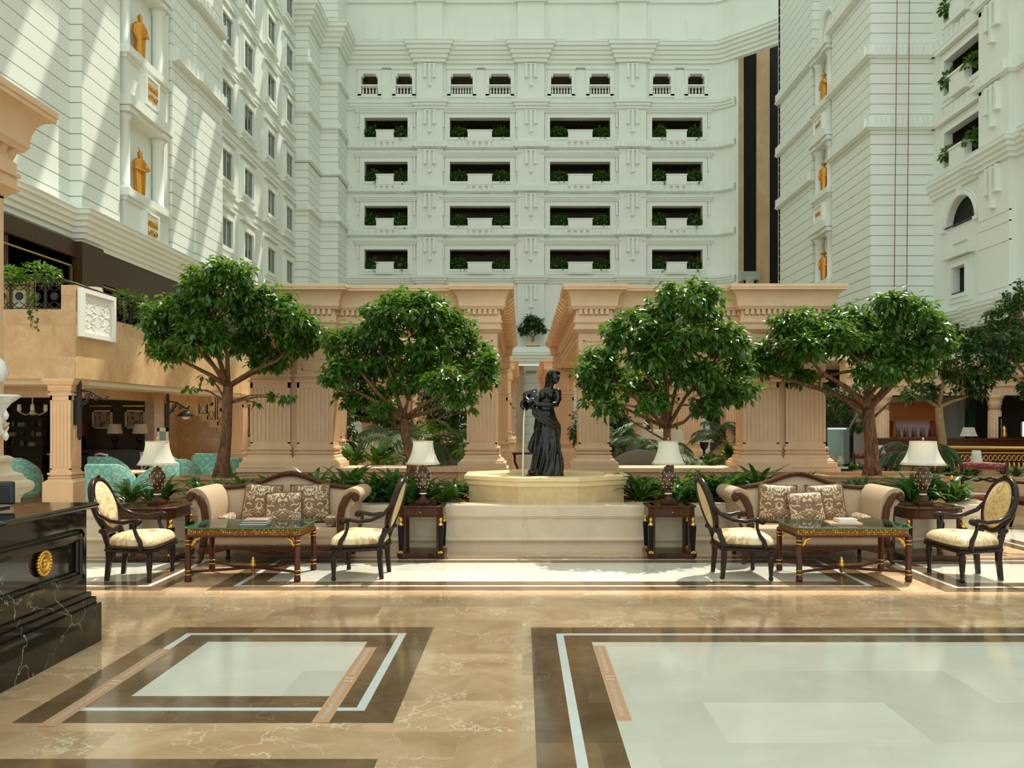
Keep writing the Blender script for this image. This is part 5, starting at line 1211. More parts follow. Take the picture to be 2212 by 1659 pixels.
tree('leafy tree with leaning orange trunk, far left, in the brown marble box', (-4.22,12.0,.80), pt(493,835,12.0),
  [(480,635,110,62),(400,680,80,62),(370,752,62,52),(560,672,95,70),(632,735,60,52),(455,735,80,60),(515,600,60,30),(565,775,60,36),(345,690,40,46),(655,700,40,40),(610,690,50,40),(430,620,50,34),(520,735,60,45),(690,720,25,30)], 12.0, 9500, 3, sprigs=((590,852,16,.13),(545,868,10,.08),(420,838,16,.14),(620,858,14,.11),(450,815,12,.1)), r0=.085, group=G4)
tree('leafy tree with orange trunk between the left sofa and the fountain', (-1.46,11.4,.54), pt(872,905,11.4),
  [(885,672,112,55),(805,722,82,55),(958,712,82,55),(1015,775,58,62),(765,790,65,55),(870,775,105,55),(970,825,62,32),(725,745,30,36),(862,642,55,26),(795,850,48,30),(925,650,50,30),(1045,820,32,40),(935,760,60,50),(735,810,40,40),(880,830,60,25),(760,860,34,26),(1000,860,40,26),(830,880,30,20),(1060,790,26,40)], 11.4, 9500, 5, r0=.075, group=G4, sprigs=((770,868,14,.12),(1020,885,8,.08)))
tree('leafy tree with slim trunk right of the fountain, its crown stepped up to the right', (1.92,11.3,.54), pt(1441,925,11.3),
  [(1480,648,92,44),(1530,668,60,36),(1360,722,84,52),(1298,785,55,56),(1450,742,98,50),(1555,738,65,46),(1375,822,115,44),(1500,815,82,42),(1592,790,42,42),(1290,845,42,30),(1555,848,58,36),(1420,685,60,36),(1600,840,32,26),(1470,630,40,24),(1420,770,90,50),(1310,880,34,22),(1400,868,50,22),(1520,872,44,22),(1265,810,26,34)], 11.3, 9500, 8, r0=.062, group=G4, sprigs=((1420,880,10,.1),(1270,870,10,.08)))
tree('leafy tree with thick gnarled trunk and flat wide crown, at right', (4.93,12.0,.83), pt(1875,885,12.0),
  [(1720,708,72,48),(1680,768,62,52),(1850,690,105,42),(1958,680,76,44),(2015,738,55,56),(1900,752,105,46),(1795,735,66,44),(1960,792,76,42),(1640,788,30,32),(1745,812,52,22),(1865,808,56,34),(1915,660,60,26),(1720,755,60,40),(2040,700,35,35)], 12.0, 9500, 11, r0=.10, group=G4, sprigs=((1780,835,12,.1),(1960,850,10,.1)))
G5 = 'darker trees at the right'
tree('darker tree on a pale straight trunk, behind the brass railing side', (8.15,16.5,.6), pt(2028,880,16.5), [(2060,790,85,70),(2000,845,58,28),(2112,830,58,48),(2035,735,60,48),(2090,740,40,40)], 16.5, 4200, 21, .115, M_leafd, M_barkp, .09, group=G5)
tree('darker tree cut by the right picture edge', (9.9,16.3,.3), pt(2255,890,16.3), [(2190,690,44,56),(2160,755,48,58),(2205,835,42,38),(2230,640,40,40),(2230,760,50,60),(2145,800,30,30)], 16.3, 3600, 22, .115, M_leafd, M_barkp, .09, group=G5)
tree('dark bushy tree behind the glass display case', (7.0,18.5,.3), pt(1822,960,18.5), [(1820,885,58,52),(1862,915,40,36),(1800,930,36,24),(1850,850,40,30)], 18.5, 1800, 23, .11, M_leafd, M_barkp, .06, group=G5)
tree('small round tree in a box on the back wall gallery', pt(1152,752,60.5), pt(1151,728,60.5), [(1150,700,27,20),(1133,712,16,13),(1167,710,16,14),(1150,690,18,12)], 60.5, 1500, 24, .26, M_leafd, M_barkp, .11)
t = thing('plant_box', 'stone box under the small gallery tree', 'planter', (.78,60.5,6.75)); m = MB(); m.bx(-.48,.48,-.35,.35,0,.10); m.build('soil', M_soil, t); m = MB(); m.sweep(sq(-.48,.48,-.35,.35), [(-.06,0),(0,0),(0,.3),(.03,.31),(.03,.36),(-.06,.36)], True); m.build('box', M_stone, t)

def strap_clump(n, L, W, seed, up=.7, arch=1.0):
    rg = random.Random(seed); m = MB()
    for i in range(n):
        a = rg.uniform(0,2*pi); el = rg.uniform(.45,1.45)*up+.35; l = L*rg.uniform(.65,1.15); w = W*rg.uniform(.75,1.15)
        d = Vector((cos(a),sin(a),0)); b = d*rg.uniform(0,.06)+Vector((0,0,rg.uniform(0,.12)*L/.4)); s = Vector((-sin(a),cos(a),0)); p = b; K = 5; vs = []; e = el
        for k in range(K+1):
            u = k/K; ww = w*(sin(pi*min(1,u*.88+.12))**.75) if k < K else .001
            vs += [p+s*ww+Vector((0,0,ww*.35)), p, p-s*ww+Vector((0,0,ww*.35))]
            p = p+(d*cos(e)+Vector((0,0,sin(e))))*(l/K); e -= arch*rg.uniform(.14,.42)
        fs = []
        for k in range(K):
            o = k*3; fs += [(o,o+1,o+4,o+3),(o+1,o+2,o+5,o+4)]
        m.add(vs, fs, 0, True)
    return m
protos = []
for i,(n,L,W,mat) in enumerate(((46,.30,.020,M_strap),(42,.34,.024,M_strap),(50,.27,.018,M_strap),(48,.28,.021,M_strapl),(46,.32,.020,M_strapl))):
    me = strap_clump(n,L,W,50+i).build('dracaena', mat); protos.append(me)
used = [False]*5
def clump(i, x, y, z, k, rz, label, group):
    o = protos[i]
    if used[i]: o = o.copy(); COL.objects.link(o)
    used[i] = True; o.location = (x,y,z); o.rotation_euler = (0,0,rz); o.scale = (k*1.35,)*3; return tag(o, label, 'plant', group)
rg = random.Random(77)
spots = [('left of the far left table lamp',[(-5.05,10.95,.9),(-4.75,11.3,.95),(-4.78,10.95,.8)]),('right of the far left table lamp',[(-4.12,10.98,1.0),(-3.92,11.35,1.05)]),
 ('behind the left arm of the left sofa',[(-3.62,11.1,1.1),(-3.40,11.4,1.0)]),('behind the crest of the left sofa',[(-2.75,11.3,1.25),(-2.35,11.5,1.3),(-3.05,11.5,1.1)]),
 ('between the left sofa and the first trunk',[(-2.05,11.15,1.2),(-1.93,10.98,1.15),(-1.68,11.2,1.2)]),('at the foot of the tree beside the left lamp',[(-1.72,10.98,1.1),(-1.45,11.0,1.05),(-1.28,11.25,.9),(-1.02,11.02,1.1)]),
 ('on the mulch left of the fountain',[(-.85,11.55,.75),(-.95,11.85,.8)])]
spotsR = [('sunlit, right of the fountain',[(1.55,11.3,1.05),(1.72,11.55,1.0),(1.60,11.75,1.05)],3),('beside the lamp right of the fountain',[(2.0,10.98,1.1),(2.25,11.15,1.0),(2.15,11.6,1.1)],4),
 ('behind the left end of the right sofa',[(2.5,11.3,1.15),(2.75,11.2,1.15),(2.6,11.75,1.2)],1),('behind the crest of the right sofa',[(3.0,11.5,1.25),(3.25,11.75,1.3),(3.5,11.6,1.15),(3.75,11.5,1.05)],0),
 ('in front of the right marble box',[(4.35,11.2,1.05),(4.55,11.35,1.1),(4.1,11.35,1.0),(4.75,11.25,.9)],2),('right of the far right table lamp',[(5.05,10.98,1.15),(5.3,11.1,1.1),(5.55,10.98,1.0),(5.75,11.2,.8),(5.2,11.4,1.1)],1)]
n_ = 0
POS = ['leftmost','second from left','third from left','fourth from left','fifth from left']
def put(title, pts, kinds):
    global n_
    order = sorted(range(len(pts)), key=lambda i: pts[i][0]/pts[i][1])
    for q,i in enumerate(order):
        x,y,k = pts[i]; n_ += 1
        clump(kinds[n_ % len(kinds)], x, y, .54, k, rg.uniform(0,6), '%s strap leaved plant %s' % (POS[q] if len(pts) > 1 else 'lone', title), 'strap leaved plants in the planter')
for tt,ps in spots: put(tt, ps, [0,1,2])
for tt,ps,kd in spotsR: put(tt, ps, [kd,(kd+3)%5 if kd > 2 else 2])
# bark chips over the bed
m = MB(); rg2 = random.Random(4)
for i in range(2200):
    x = rg2.choice((rg2.uniform(-1.3,-.75),rg2.uniform(1.38,2.1),rg2.uniform(-5.1,5.6))); y = rg2.uniform(10.93,12.2)
    if -.72 < x < 1.36 and y < 12.4: continue
    m.box((x,y,.556+rg2.uniform(0,.012)), (rg2.uniform(.02,.045),rg2.uniform(.012,.02),.008), rg2.uniform(0,3))
tag(m.build('bark_mulch', plain('bark_chip',(.50,.29,.14),.9,noise_amt=.4,scale=30)), 'chips of reddish bark mulch covering the planter soil', 'mulch', kind='stuff')

def palm(loc, n, L, seed, label, rise=1.0, w=.02, drop=1.2, mat=None, name='palm'):
    """fronds with many narrow leaflets arching from one crown"""
    rg = random.Random(seed); t = thing(name, label, 'palm', loc, 0, 'palms in the garden court')
    f = MB(); s_ = MB()
    for i in range(n):
        a = 2*pi*i/n+rg.uniform(-.3,.3); e = rg.uniform(.75,1.35)*rise; d = Vector((cos(a),sin(a),0)); p = Vector((0,0,.02)); pts = [p]; K = 12; l = L*rg.uniform(.8,1.1)
        for k in range(K):
            p = p+(d*cos(e)+Vector((0,0,sin(e))))*(l/K); pts.append(p); e -= drop*(.06+.018*k)
        s_.tube(pts, [.012*(1-.8*k/K) for k in range(K+1)], 5)
        side = Vector((-sin(a),cos(a),0))
        for k in range(3,K+1):
            for h in (0,.33,.66):
                if k == K and h: continue
                b = pts[k]+((pts[min(k+1,K)]-pts[k])*h); tg = (pts[min(k+1,K)]-pts[k-1]).normalized(); ll = l*.30*sin(pi*min(.97,(k-1.5)/K*.9+.1))+.03
                for q in (-1,1):
                    dd = (side*q*.85+tg*.6+Vector((0,0,-.30+rg.uniform(-.15,.1)))).normalized(); add_leaf(f, b, dd, Vector((0,0,1)), ll, w, .22)
    s_.build('stem', M_barkp, t); f.build('frond', mat or M_palm, t); return t
palm((-1.75,14.2,.75), 9, 1.35, 1, 'blue green palm with drooping fronds behind the second tree trunk', 1.05, .016, 1.25)
palm((-1.22,14.0,.78), 10, 1.0, 2, 'bright yellow green palm left of the fountain column', 1.25, .013, .8, M_strapl)
palm((1.85,17.8,.7), 10, 1.1, 3, 'palm over the garden sofa, right of the inner column', 1.15, .012, 1.0)
palm((2.75,17.9,.65), 10, 1.05, 4, 'palm above the lamp right of the fountain', 1.15, .012, 1.0)
palm((3.05,14.6,.5), 11, .95, 5, 'low spreading palm before the right pair of columns', 1.0, .012, 1.0)
palm((1.9,17.5,.8), 9, 1.2, 6, 'tall palm just behind the inner right column', 1.2, .014, .9)
palm((4.3,17.5,.9), 12, 1.1, 7, 'spiky palm on a stem beside the right garden columns', 1.2, .014, 1.0)
palm((7.5,16.0,.65), 10, 1.15, 8, 'drooping dark palm before the orange bar', 1.1, .018, 1.5)
palm((-2.6,17.2,.9), 9, 1.2, 9, 'dark palm in the shade of the left pavilion', 1.1, .014, 1.0)
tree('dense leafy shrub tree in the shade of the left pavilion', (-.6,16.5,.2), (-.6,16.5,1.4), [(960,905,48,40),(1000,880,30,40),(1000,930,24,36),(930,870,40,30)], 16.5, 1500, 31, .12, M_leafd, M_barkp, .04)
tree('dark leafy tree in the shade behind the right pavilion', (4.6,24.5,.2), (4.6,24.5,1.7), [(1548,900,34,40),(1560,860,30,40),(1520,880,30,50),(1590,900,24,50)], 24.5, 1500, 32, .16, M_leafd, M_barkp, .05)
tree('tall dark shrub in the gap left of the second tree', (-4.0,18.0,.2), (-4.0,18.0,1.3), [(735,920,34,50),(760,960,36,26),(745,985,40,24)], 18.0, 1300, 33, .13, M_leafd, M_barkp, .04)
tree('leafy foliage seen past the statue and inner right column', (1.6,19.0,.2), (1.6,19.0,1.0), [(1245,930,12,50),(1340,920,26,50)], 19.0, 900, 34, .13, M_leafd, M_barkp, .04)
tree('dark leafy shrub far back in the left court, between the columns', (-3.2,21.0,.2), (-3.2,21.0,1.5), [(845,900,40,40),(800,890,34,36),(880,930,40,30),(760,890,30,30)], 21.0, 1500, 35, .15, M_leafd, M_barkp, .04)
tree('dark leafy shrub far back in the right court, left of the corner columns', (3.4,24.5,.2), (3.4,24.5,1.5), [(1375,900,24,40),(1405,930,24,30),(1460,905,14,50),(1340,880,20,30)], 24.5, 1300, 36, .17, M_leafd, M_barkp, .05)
def broad(loc, k, seed, label, n=26, L=.36, W=.055, mat=None):
    o = strap_clump(n, L, W, seed, .8, .9).build('broad_leaf_plant', mat or M_strapl); o.location = loc; o.scale = (k,k,k); return tag(o, label, 'plant', 'leafy plants in the garden court')
broad((-2.75,13.9,.86), 1.15, 61, 'large glossy green plant left behind the low pavilion wall', 34)
broad((-2.35,13.9,.84), 1.1, 62, 'large glossy green plant, second along the left pavilion wall', 34)
broad((-.75,13.6,.84), .7, 63, 'small green plant at the foot of the left inner column')
broad((3.0,13.7,.84), .8, 64, 'dark green plant behind the low right pavilion wall', mat=M_strap)
broad((3.45,14.0,.9), 1.0, 65, 'dark broad leaved plant beside the right corner columns', mat=M_strap)
broad((-4.6,13.4,.6), .9, 66, 'dark plant between the terrace and the left corner column', mat=M_strap)
broad((.95,13.2,.9), .5, 67, 'little plant at the foot of the inner right column')
for i,(px,py,Y) in enumerate(((2010,1022,15.6),(2050,1018,15.8),(2090,1024,15.6),(2060,1026,15.2),(2105,1016,16.2),(2195,1018,15.8),(2170,1022,16.4),(1860,1012,17),(1835,1010,17))):
    p = at(px,py,Y); broad((p.x,p.y,p.z-.12), .62 if i < 7 else .7, 70+i, ('%s low dark plant in the curved marble planter' % ['leftmost','second from left','fourth from left','third from left, nearest','hindmost','rightmost','second from right'][i]) if i < 7 else ('low plant left of the thick trunk, %s' % ('right one' if i == 7 else 'left one')), mat=M_strap)

def ivy(loc, w, d, h, seed, label, group, trail=(), leafL=.085, n=380, mat=None, name='ivy'):
    """mounded pot plant with trailing stems"""
    rg = random.Random(seed); m = MB(); s_ = MB()
    for i in range(n):
        dd = rnd_dir(rg,-.25,1); r = rg.uniform(.4,1)**.5; p = Vector((dd.x*w*r, dd.y*d*r, dd.z*h*r))
        add_leaf(m, p, (dd+rnd_dir(rg)*.6+Vector((0,0,-.4))), Vector((0,0,1)), leafL*rg.uniform(.7,1.2), leafL*.33, .25)
    for (x,z) in trail:
        P = [Vector((x*.5,-d*.8,0)),Vector((x*.9,-d*1.15,-.1)),Vector((x,-d*1.15,z*.5)),Vector((x+.03,-d*1.15,z))]; s_.tube(P, .004, 4)
        for q in range(int(abs(z)/.035)):
            u = rg.random(); p = P[1].lerp(P[3],u) if u > .2 else P[0].lerp(P[1],u*5)
            add_leaf(m, p+rnd_dir(rg)*.02, (rnd_dir(rg)+Vector((0,0,-.5))), Vector((0,0,1)), leafL*rg.uniform(.7,1.1), leafL*.33, .2)
    t = thing(name, label, 'plant', loc, 0, group); m.build('foliage', mat or M_leaf, t)
    if trail: s_.build('stem', M_barkp, t)
    return t
gI = 'trailing plants on the terrace railing'
ivy((-9.1,15.05,4.12), .30,.24,.24, 1, 'trailing green plant at the left of the front terrace railing', gI, ((.02,-1.05),(-.1,-.5)))
ivy((-8.52,15.05,4.15), .36,.26,.28, 2, 'trailing green plant over the front terrace railing, nearest the pier', gI, ((.02,-.95),(.1,-1.0),(-.05,-.75)))
for i,(y,k) in enumerate(((17.0,1),(17.8,1),(18.7,1.1),(19.7,1.1),(20.8,1.1))):
    ivy((-7.9,y,3.98), .26*k,.42*k,.27*k, 10+i, '%s trailing plant on the side terrace railing' % ['nearest','second nearest','third nearest','fourth nearest','farthest'][i], gI, ((.18,-.5),(.2,-.35)), n=260)
# pot plants in the corridor openings: one mesh per kind, every plant its own object
def corr(seed, w, h):
    rg = random.Random(seed); m = MB()
    for i in range(110):
        dd = rnd_dir(rg,-.5,1); r = rg.uniform(.3,1)**.5; p = Vector((dd.x*w*r, dd.y*.28*r, dd.z*h*r))
        add_leaf(m, p, dd+rnd_dir(rg)*.6+Vector((0,0,-.5)), Vector((0,0,1)), .24*rg.uniform(.7,1.2), .08, .25)
    for q in range(3):
        add_leaf(m, Vector((w*.5+rg.uniform(-.05,.05),-.3,-.3-q*.1)), rnd_dir(rg)+Vector((0,0,-.8)), Vector((0,0,1)), .2, .06)
    return m.build('balcony_plant', M_strapl if False else M_leaf)
cp = [corr(300+i,.52,.38) for i in range(4)]; cu = [0]*4
ordc = ['first','second','third','fourth']; ordr = ['lowest','second lowest','third lowest','top']
for (a,b,z,i,j,c,pw) in WINS:
    xs_ = [.55, c-pw/2-.5, c+pw/2+.5, (b-a)-.55] if b-a > 4 else [.6, (b-a)-.6]
    for q,x in enumerate(xs_):
        k = (q+i+j)%4; o = cp[k]
        if cu[k]: o = o.copy(); COL.objects.link(o)
        cu[k] = 1; o.location = (a+x,YB+.1,z+.42); o.rotation_euler = (0,0,(i*7+j*3+q)%5*.2-.4); sc = .95 if b-a > 4 else 1.15; o.scale = (sc,)*3
        pos = ['far left','inner left','inner right','far right'][q] if len(xs_) == 4 else ['left half','right half'][q]
        tag(o, 'plant, %s, %s column of back wall openings, %s row' % (pos, ordc[i], ordr[j]), 'plant', 'plants in the back wall openings')
for j,z in enumerate(WINR):
    for q,y in enumerate((34.35,36.25)):
        o = cp[(j+q)%4].copy(); COL.objects.link(o); o.location = (18.15,y,z+.5); o.rotation_euler = (0,0,R(90)); o.scale = (.95,)*3
        tag(o, 'green plant at the %s end of the %s right wall opening' % (('near','far')[q], ['lowest','second lowest','third lowest','top'][j]), 'plant', 'plants in the right wall openings')
# ================================================================== CAFE AND BACKGROUND FURNITURE
def tub_chair_parts(t):
    m = MB(); n = 22; rs = []
    for i in range(n+1):
        a = R(-35)+R(250)*i/n; c,s = cos(a),sin(a); u = abs(i/n-.5)*2
        h = .95-.30*max(0,(u-.35)/.65)**1.3; ro,ri = .36,.29
        lean = .05
        rs.append([(ro*.92*c,ro*.92*s,.20),(ro*c,ro*s,.30),(ro*c*(1+lean),ro*s*(1+lean),h-.02),((ro-.03)*c*(1+lean),(ro-.03)*s*(1+lean),h),(ri*c*(1+lean),ri*s*(1+lean),h-.02),(ri*c,ri*s,.32),(ri*c,ri*s,.20)])
    m.rings(rs); m.build('shell', M_teal, t)
    m = MB(); m.prism([(.29*cos(R(-40)+R(260)*i/16), .29*sin(R(-40)+R(260)*i/16)) for i in range(17)]+[(-.24,-.34),(.24,-.34)], .28,.45); m.build('seat_cushion', M_teal, t, bevel=.03)
    for s in (-1,1):
        m = MB(); m.tube([(s*.285,-.30,0),(s*.275,-.28,.25),(s*.29,-.27,.42),(s*.305,-.22,.60),(s*.30,-.13,.66),(s*.30,-.02,.70)], [.018,.024,.022,.022,.02,.012], 8); m.build('leg', M_palewood, t)
        m = MB(); m.tube([(s*.24,.27,0),(s*.23,.25,.22)], [.016,.024], 8); m.build('leg', M_palewood, t)
chair0 = thing('tub_chair', 'teal ring patterned tub chair seen from behind, nearest the terrace corner column', 'armchair', (-6.62,13.7,0), R(176), 'teal tub chairs in the cafe'); tub_chair_parts(chair0)
for x,y,rz,l in ((-6.0,13.9,-95,'teal tub chair turned left, between the corner column and the lamp'),(-6.2,15.4,174,'teal tub chair seen from behind, right of the far left lamp shade'),
  (-5.95,16.2,-70,'teal tub chair turned left in the middle of the cafe row'),(-5.55,15.7,-98,'teal tub chair turned left, closest to the first tree trunk'),(-7.3,17.6,150,'teal tub chair at the back behind the lamp shade'),
  (-7.95,16.4,165,'teal tub chair mostly hidden by the nearest teal chair'),(-9.4,15.9,170,'dim teal tub chair in the shade left of the corner column'),(-6.55,17.9,190,'teal tub chair at the back, top edge only visible')):
    dup(chair0, (x,y,0), R(rz), l)
def cross_chair(loc, rz, label):
    t = thing('cross_back_chair', label, 'chair', loc, rz, 'white cross back chairs in the cafe')
    m = MB(); m.bx(-.21,.21,-.22,.2,.44,.48); m.build('seat', M_palewood, t, bevel=.01)
    for x in (-.19,.19):
        m = MB(); m.tube([(x,-.2,0),(x*.95,-.19,.45)], .016, 6); m.build('leg', M_ceil, t)
        m = MB(); m.tube([(x,.22,0),(x,.19,.45),(x*1.05,.26,.92)], .016, 6); m.build('leg', M_ceil, t)
    m = MB(); m.tube([(-.2,.26,.9),(0,.29,.93),(.2,.26,.9)], .022, 6); m.tube([(-.19,.2,.5),(0,.25,.7),(.19,.26,.88)], .012, 6); m.tube([(.19,.2,.5),(0,.25,.7),(-.19,.26,.88)], .012, 6); m.build('backrest', M_ceil, t)
    return t
cross_chair((-9.55,18.0,0), R(200), 'white cross back chair, left one, in the shaded cafe')
cross_chair((-8.75,18.2,0), R(150), 'white cross back chair, middle one, in the shaded cafe')
cross_chair((-8.3,19.2,0), R(185), 'white cross back chair, right one, farthest in the cafe')
t = thing('cafe_table', 'pale wood cafe table between the teal chairs', 'table', (-6.9,14.7,0)); m = MB(); m.lathe([(.4,.72),(.42,.73),(.42,.75),(.4,.76)], n=28); m.build('table_top', M_palewood, t)
m = MB(); m.tube([(-.28,0,0),(-.2,0,.4),(-.3,0,.72)], .02, 6); m.tube([(.28,0,0),(.2,0,.4),(.3,0,.72)], .02, 6); m.tube([(0,.28,0),(0,.2,.4),(0,.3,.72)], .02, 6); m.build('pedestal', M_palewood, t)
# shelf unit with small goods
t = thing('shelf_unit', 'shelf unit with open shelves in the dim cafe', 'shelf', (-14.0,23.6,0))
m = MB(); m.bx(-1.0,.85,-.02,.2,0,2.0)
for z in (.9,1.17,1.44,1.72,2.0): m.bx(-1.0,.85,-.25,.2,z-.015,z+.015)
for x in (-1.0,-.15,.83): m.bx(x-.015,x+.02,-.25,.2,.4,2.0)
m.bx(-1.0,.85,-.28,.2,0,.6); m.build('carcass', M_dim, t)
gd = [plain('jar_glass',(.25,.24,.2),.2), plain('box_cream',(.5,.42,.28),.6), plain('box_dark',(.12,.08,.06),.5)]
rg = random.Random(9); k = 0
nm = [('jar','glass jar'),('box','cream box'),('tin','dark tin')]
for r_,z in enumerate((.915,1.185,1.455)):
    for c_,x in enumerate((-14.7,-14.45,-14.05,-13.8,-13.5,-13.3)):
        q = (r_*2+c_)%3; m = MB()
        if q == 0: m.lathe([(.05,0),(.055,.02),(.055,.11),(.035,.13),(.04,.16)], n=10)
        elif q == 1: m.bx(-.09,.09,-.06,.06,0,.11)
        else: m.lathe([(.05,0),(.05,.13),(.046,.14)], n=10)
        o = m.build(nm[q][0], gd[q], None, loc=(x,23.5,z)); tag(o, '%s on the %s cafe shelf, %s from left' % (nm[q][1], ('bottom','middle','top')[r_], ('first','second','third','fourth','fifth','sixth')[c_]), nm[q][0], 'goods on the cafe shelves')
for i,(px,l) in enumerate(((221,'left'),(292,'right'))):
    p = at(px,906,23.85); t = thing('framed_picture', '%s of two white framed pictures on the dim cafe wall' % l, 'picture', (p.x,23.86,1.65), 0, 'framed pictures in the cafe')
    m = MB()
    for a,b,c,d in ((-.28,.28,.21,.26),(-.28,.28,-.26,-.21),(-.28,-.23,-.26,.26),(.23,.28,-.26,.26)): m.bx(a,b,-.03,.02,c,d)
    m.build('frame', M_ceil, t); m = MB(); m.bx(-.23,.23,-.005,.01,-.21,.21); m.build('print', damask('print_%s'%l,(.42,.33,.22),(.20,.10,.08),3,.7,.6,.1,sym=False), t)
    m = MB(); m.bx(-.3,.3,-.12,-.08,.36,.39); m.bx(-.02,.02,-.1,.02,.37,.4); m.build('picture_light', M_brass, t)
t = thing('console_table', 'dark console table against the cafe wall under the pictures', 'table', (-11.0,23.0,0)); m = MB(); m.bx(-1.3,1.3,-.3,.3,.78,.84); m.build('table_top', M_bwood, t)
m = MB(); m.bx(-1.25,1.25,-.25,.28,.2,.78); m.build('cabinet', M_bwood, t)
for px,l in ((248,'left'),(303,'right')):
    p = at(px,906,23.0); t = thing('table_lamp', '%s of two dim lamps on the dark cafe console' % l, 'lamp', (p.x,23.0,.845), 0, 'lamps on the cafe console')
    m = MB(); m.lathe([(.1,0),(.1,.03),(.03,.08),(.03,.16),(.1,.24),(.12,.3),(.03,.36),(.02,.46)], n=14); m.build('base', M_bwood, t)
    m = MB(); m.lathe([(.2,.42),(.2,.421),(.16,.68),(.16,.681)], n=20); m.build('lamp_shade', M_ceil, t)
t = thing('toy_soldier', 'red and black standing figure by the cafe wall', 'figure', (-12.1,23.2,.75)); m = MB(); m.lathe([(.22,0),(.2,.1),(.2,.3),(.15,.42)], n=14); m.build('coat', M_blackp, t); m = MB(); m.lathe([(.16,.42),(.2,.5),(.2,.75),(.12,.85)], n=14); m.build('hat', M_red, t)
t = thing('low_bench', 'low bench with pale upright bars below the red figure', 'bench', (-12.15,23.0,0)); m = MB(); m.bx(-.55,.55,-.25,.25,.70,.745); m.build('seat', M_ceil, t)
for i in range(10):
    m = MB(); m.bx(-.5+i*.11,-.46+i*.11,-.22,-.18,.0,.70); m.build('bar', M_ceil, t)
m = MB(); m.bx(-.52,.52,-.15,.2,.05,.68); m.build('box', M_red, t)
p = at(70,890,19.5); t = thing('chandelier', 'small glass chandelier hanging in the dim cafe left of the corner column', 'chandelier', (p.x,19.5,1.8)); m = MB(); m.tube([(0,0,.0),(0,0,.48)], .015, 6); m.ball((0,0,.0),(.07,.07,.06), 10, 8); m.build('stem', M_crystal, t)
for i in range(6):
    a = i*pi/3; m = MB(); m.tube([(0,0,.02),(.16*cos(a),.16*sin(a),-.05),(.3*cos(a),.3*sin(a),.02)], .012, 6); m.lathe([(.03,0),(.05,.05),(.04,.14),(.05,.17)], (.3*cos(a),.3*sin(a),.02), 8); m.build('arm', M_crystal, t)
p = at(352,955,19.0); t = thing('notice_stand', 'narrow white framed stand before the stair wall', 'stand', (p.x,19.0,0)); m = MB()
for a,b,c,d in ((-.12,.12,1.38,1.46),(-.12,-.07,0,1.46),(.07,.12,0,1.46),(-.12,.12,.5,.56)): m.bx(a,b,-.02,.02,c,d)
m.build('frame', M_ceil, t); m = MB(); m.bx(-.08,.08,-.005,.005,.5,1.4); m.build('panel', gd[0], t)
t = thing('table_lamp', 'white shaded lamp behind the terrace handrail above the plaque', 'lamp', (-8.35,16.6,3.55)); m = MB(); m.lathe([(.08,0),(.03,.05),(.03,.45)], n=12); m.build('base', M_bwood, t); m = MB(); m.lathe([(.21,.46),(.21,.465),(.15,.66),(.15,.665)], n=24); m.build('lamp_shade', M_shadeT, t)

# ---- garden court inside the pavilions
def garden_lamp(px, py, Y, w, label, lattice_=False):
    p = at(px,py,Y); z0 = .72; t = thing('garden_lamp', label, 'lamp', (p.x,Y,z0), 0, 'ivory lamps in the garden court'); zt_ = p.z-z0
    m = MB(); r = w/2
    m.lathe([(r,zt_-.30),(r,zt_-.295),(r*.82,zt_-.22),(r*.66,zt_-.06),(r*.62,zt_)], n=8); m.build('lamp_shade', M_shadeT, t)
    m = MB(); m.lathe([(.1,0),(.1,.05),(.03,.1),(.03,.2),(.09,.28),(.11,.4),(.04,.45),(.015,.5),(.015,zt_+.03),(.02,zt_+.06),(.004,zt_+.1)], n=12); m.build('base', M_bwood, t)
garden_lamp(1462,928,20.0,.44,'ivory garden lamp directly above the lamp right of the fountain'); garden_lamp(1521,927,20.0,.46,'ivory garden lamp in the gap left of the right corner columns'); garden_lamp(1425,928,20.6,.44,'ivory garden lamp partly behind the palm, right court'); garden_lamp(1325,926,20.5,.40,'ivory garden lamp against the inner right column'); garden_lamp(1396,928,21.2,.42,'ivory garden lamp between the palms, right court')
garden_lamp(811,935,16.6,.46,'wide ivory lamp behind the second trunk, left one'); garden_lamp(843,932,17.0,.48,'wide ivory lamp behind the second trunk, right one')
def garden_sofa(loc, rz, w, label, mat):
    t = thing('garden_sofa', label, 'sofa', loc, rz, 'sofas in the garden court'); m = MB(); N = 24; rs = []
    for i in range(N+1):
        x = -w/2+w*i/N; tz = .86+.05*cos(x*5.2)-.10*(abs(x)/(w/2))**4; rs.append([(x,-.05,.3),(x,-.08,tz-.03),(x,-.04,tz+.02),(x,.03,tz),(x,.0,.3)])
    m.rings(rs); m.build('backrest', mat, t)
    m = MB(); m.bx(-w/2,w/2,0,.6,.18,.45); m.build('seat', mat, t, bevel=.03)
    m = MB()
    for i in range(5):
        c = -w/2+w*(i+.5)/5; m.tube([(c+.10*cos(a*pi/8),-.085,.42+.28*sin(a*pi/8)) for a in range(9)], .008, 5)
    m.build('stitched_arches', M_blue, t)
    for s in (-1,1):
        m = MB(); m.bx(s*w/2-.06,s*w/2+.06,0,.6,.18,.6); m.build('arm', mat, t, bevel=.03)
    for x in (-w*.45,w*.45):
        for y in (.04,.54):
            m = MB(); m.tube([(x,y,0),(x,y,.2)], .025, 8); m.build('leg', M_bwood, t)
garden_sofa((2.2,15.9,.16), 0, 1.05, 'grey green sofa with arched stitching seen from behind, right pavilion', M_greysofa)
garden_sofa((2.35,19.0,.2), R(165), .9, 'grey green sofa facing forward behind the palms, right pavilion', M_greysofa)
garden_sofa((-1.35,17.8,.2), R(165), 1.4, 'blue grey sofa left of the fountain column, left pavilion', M_blue)
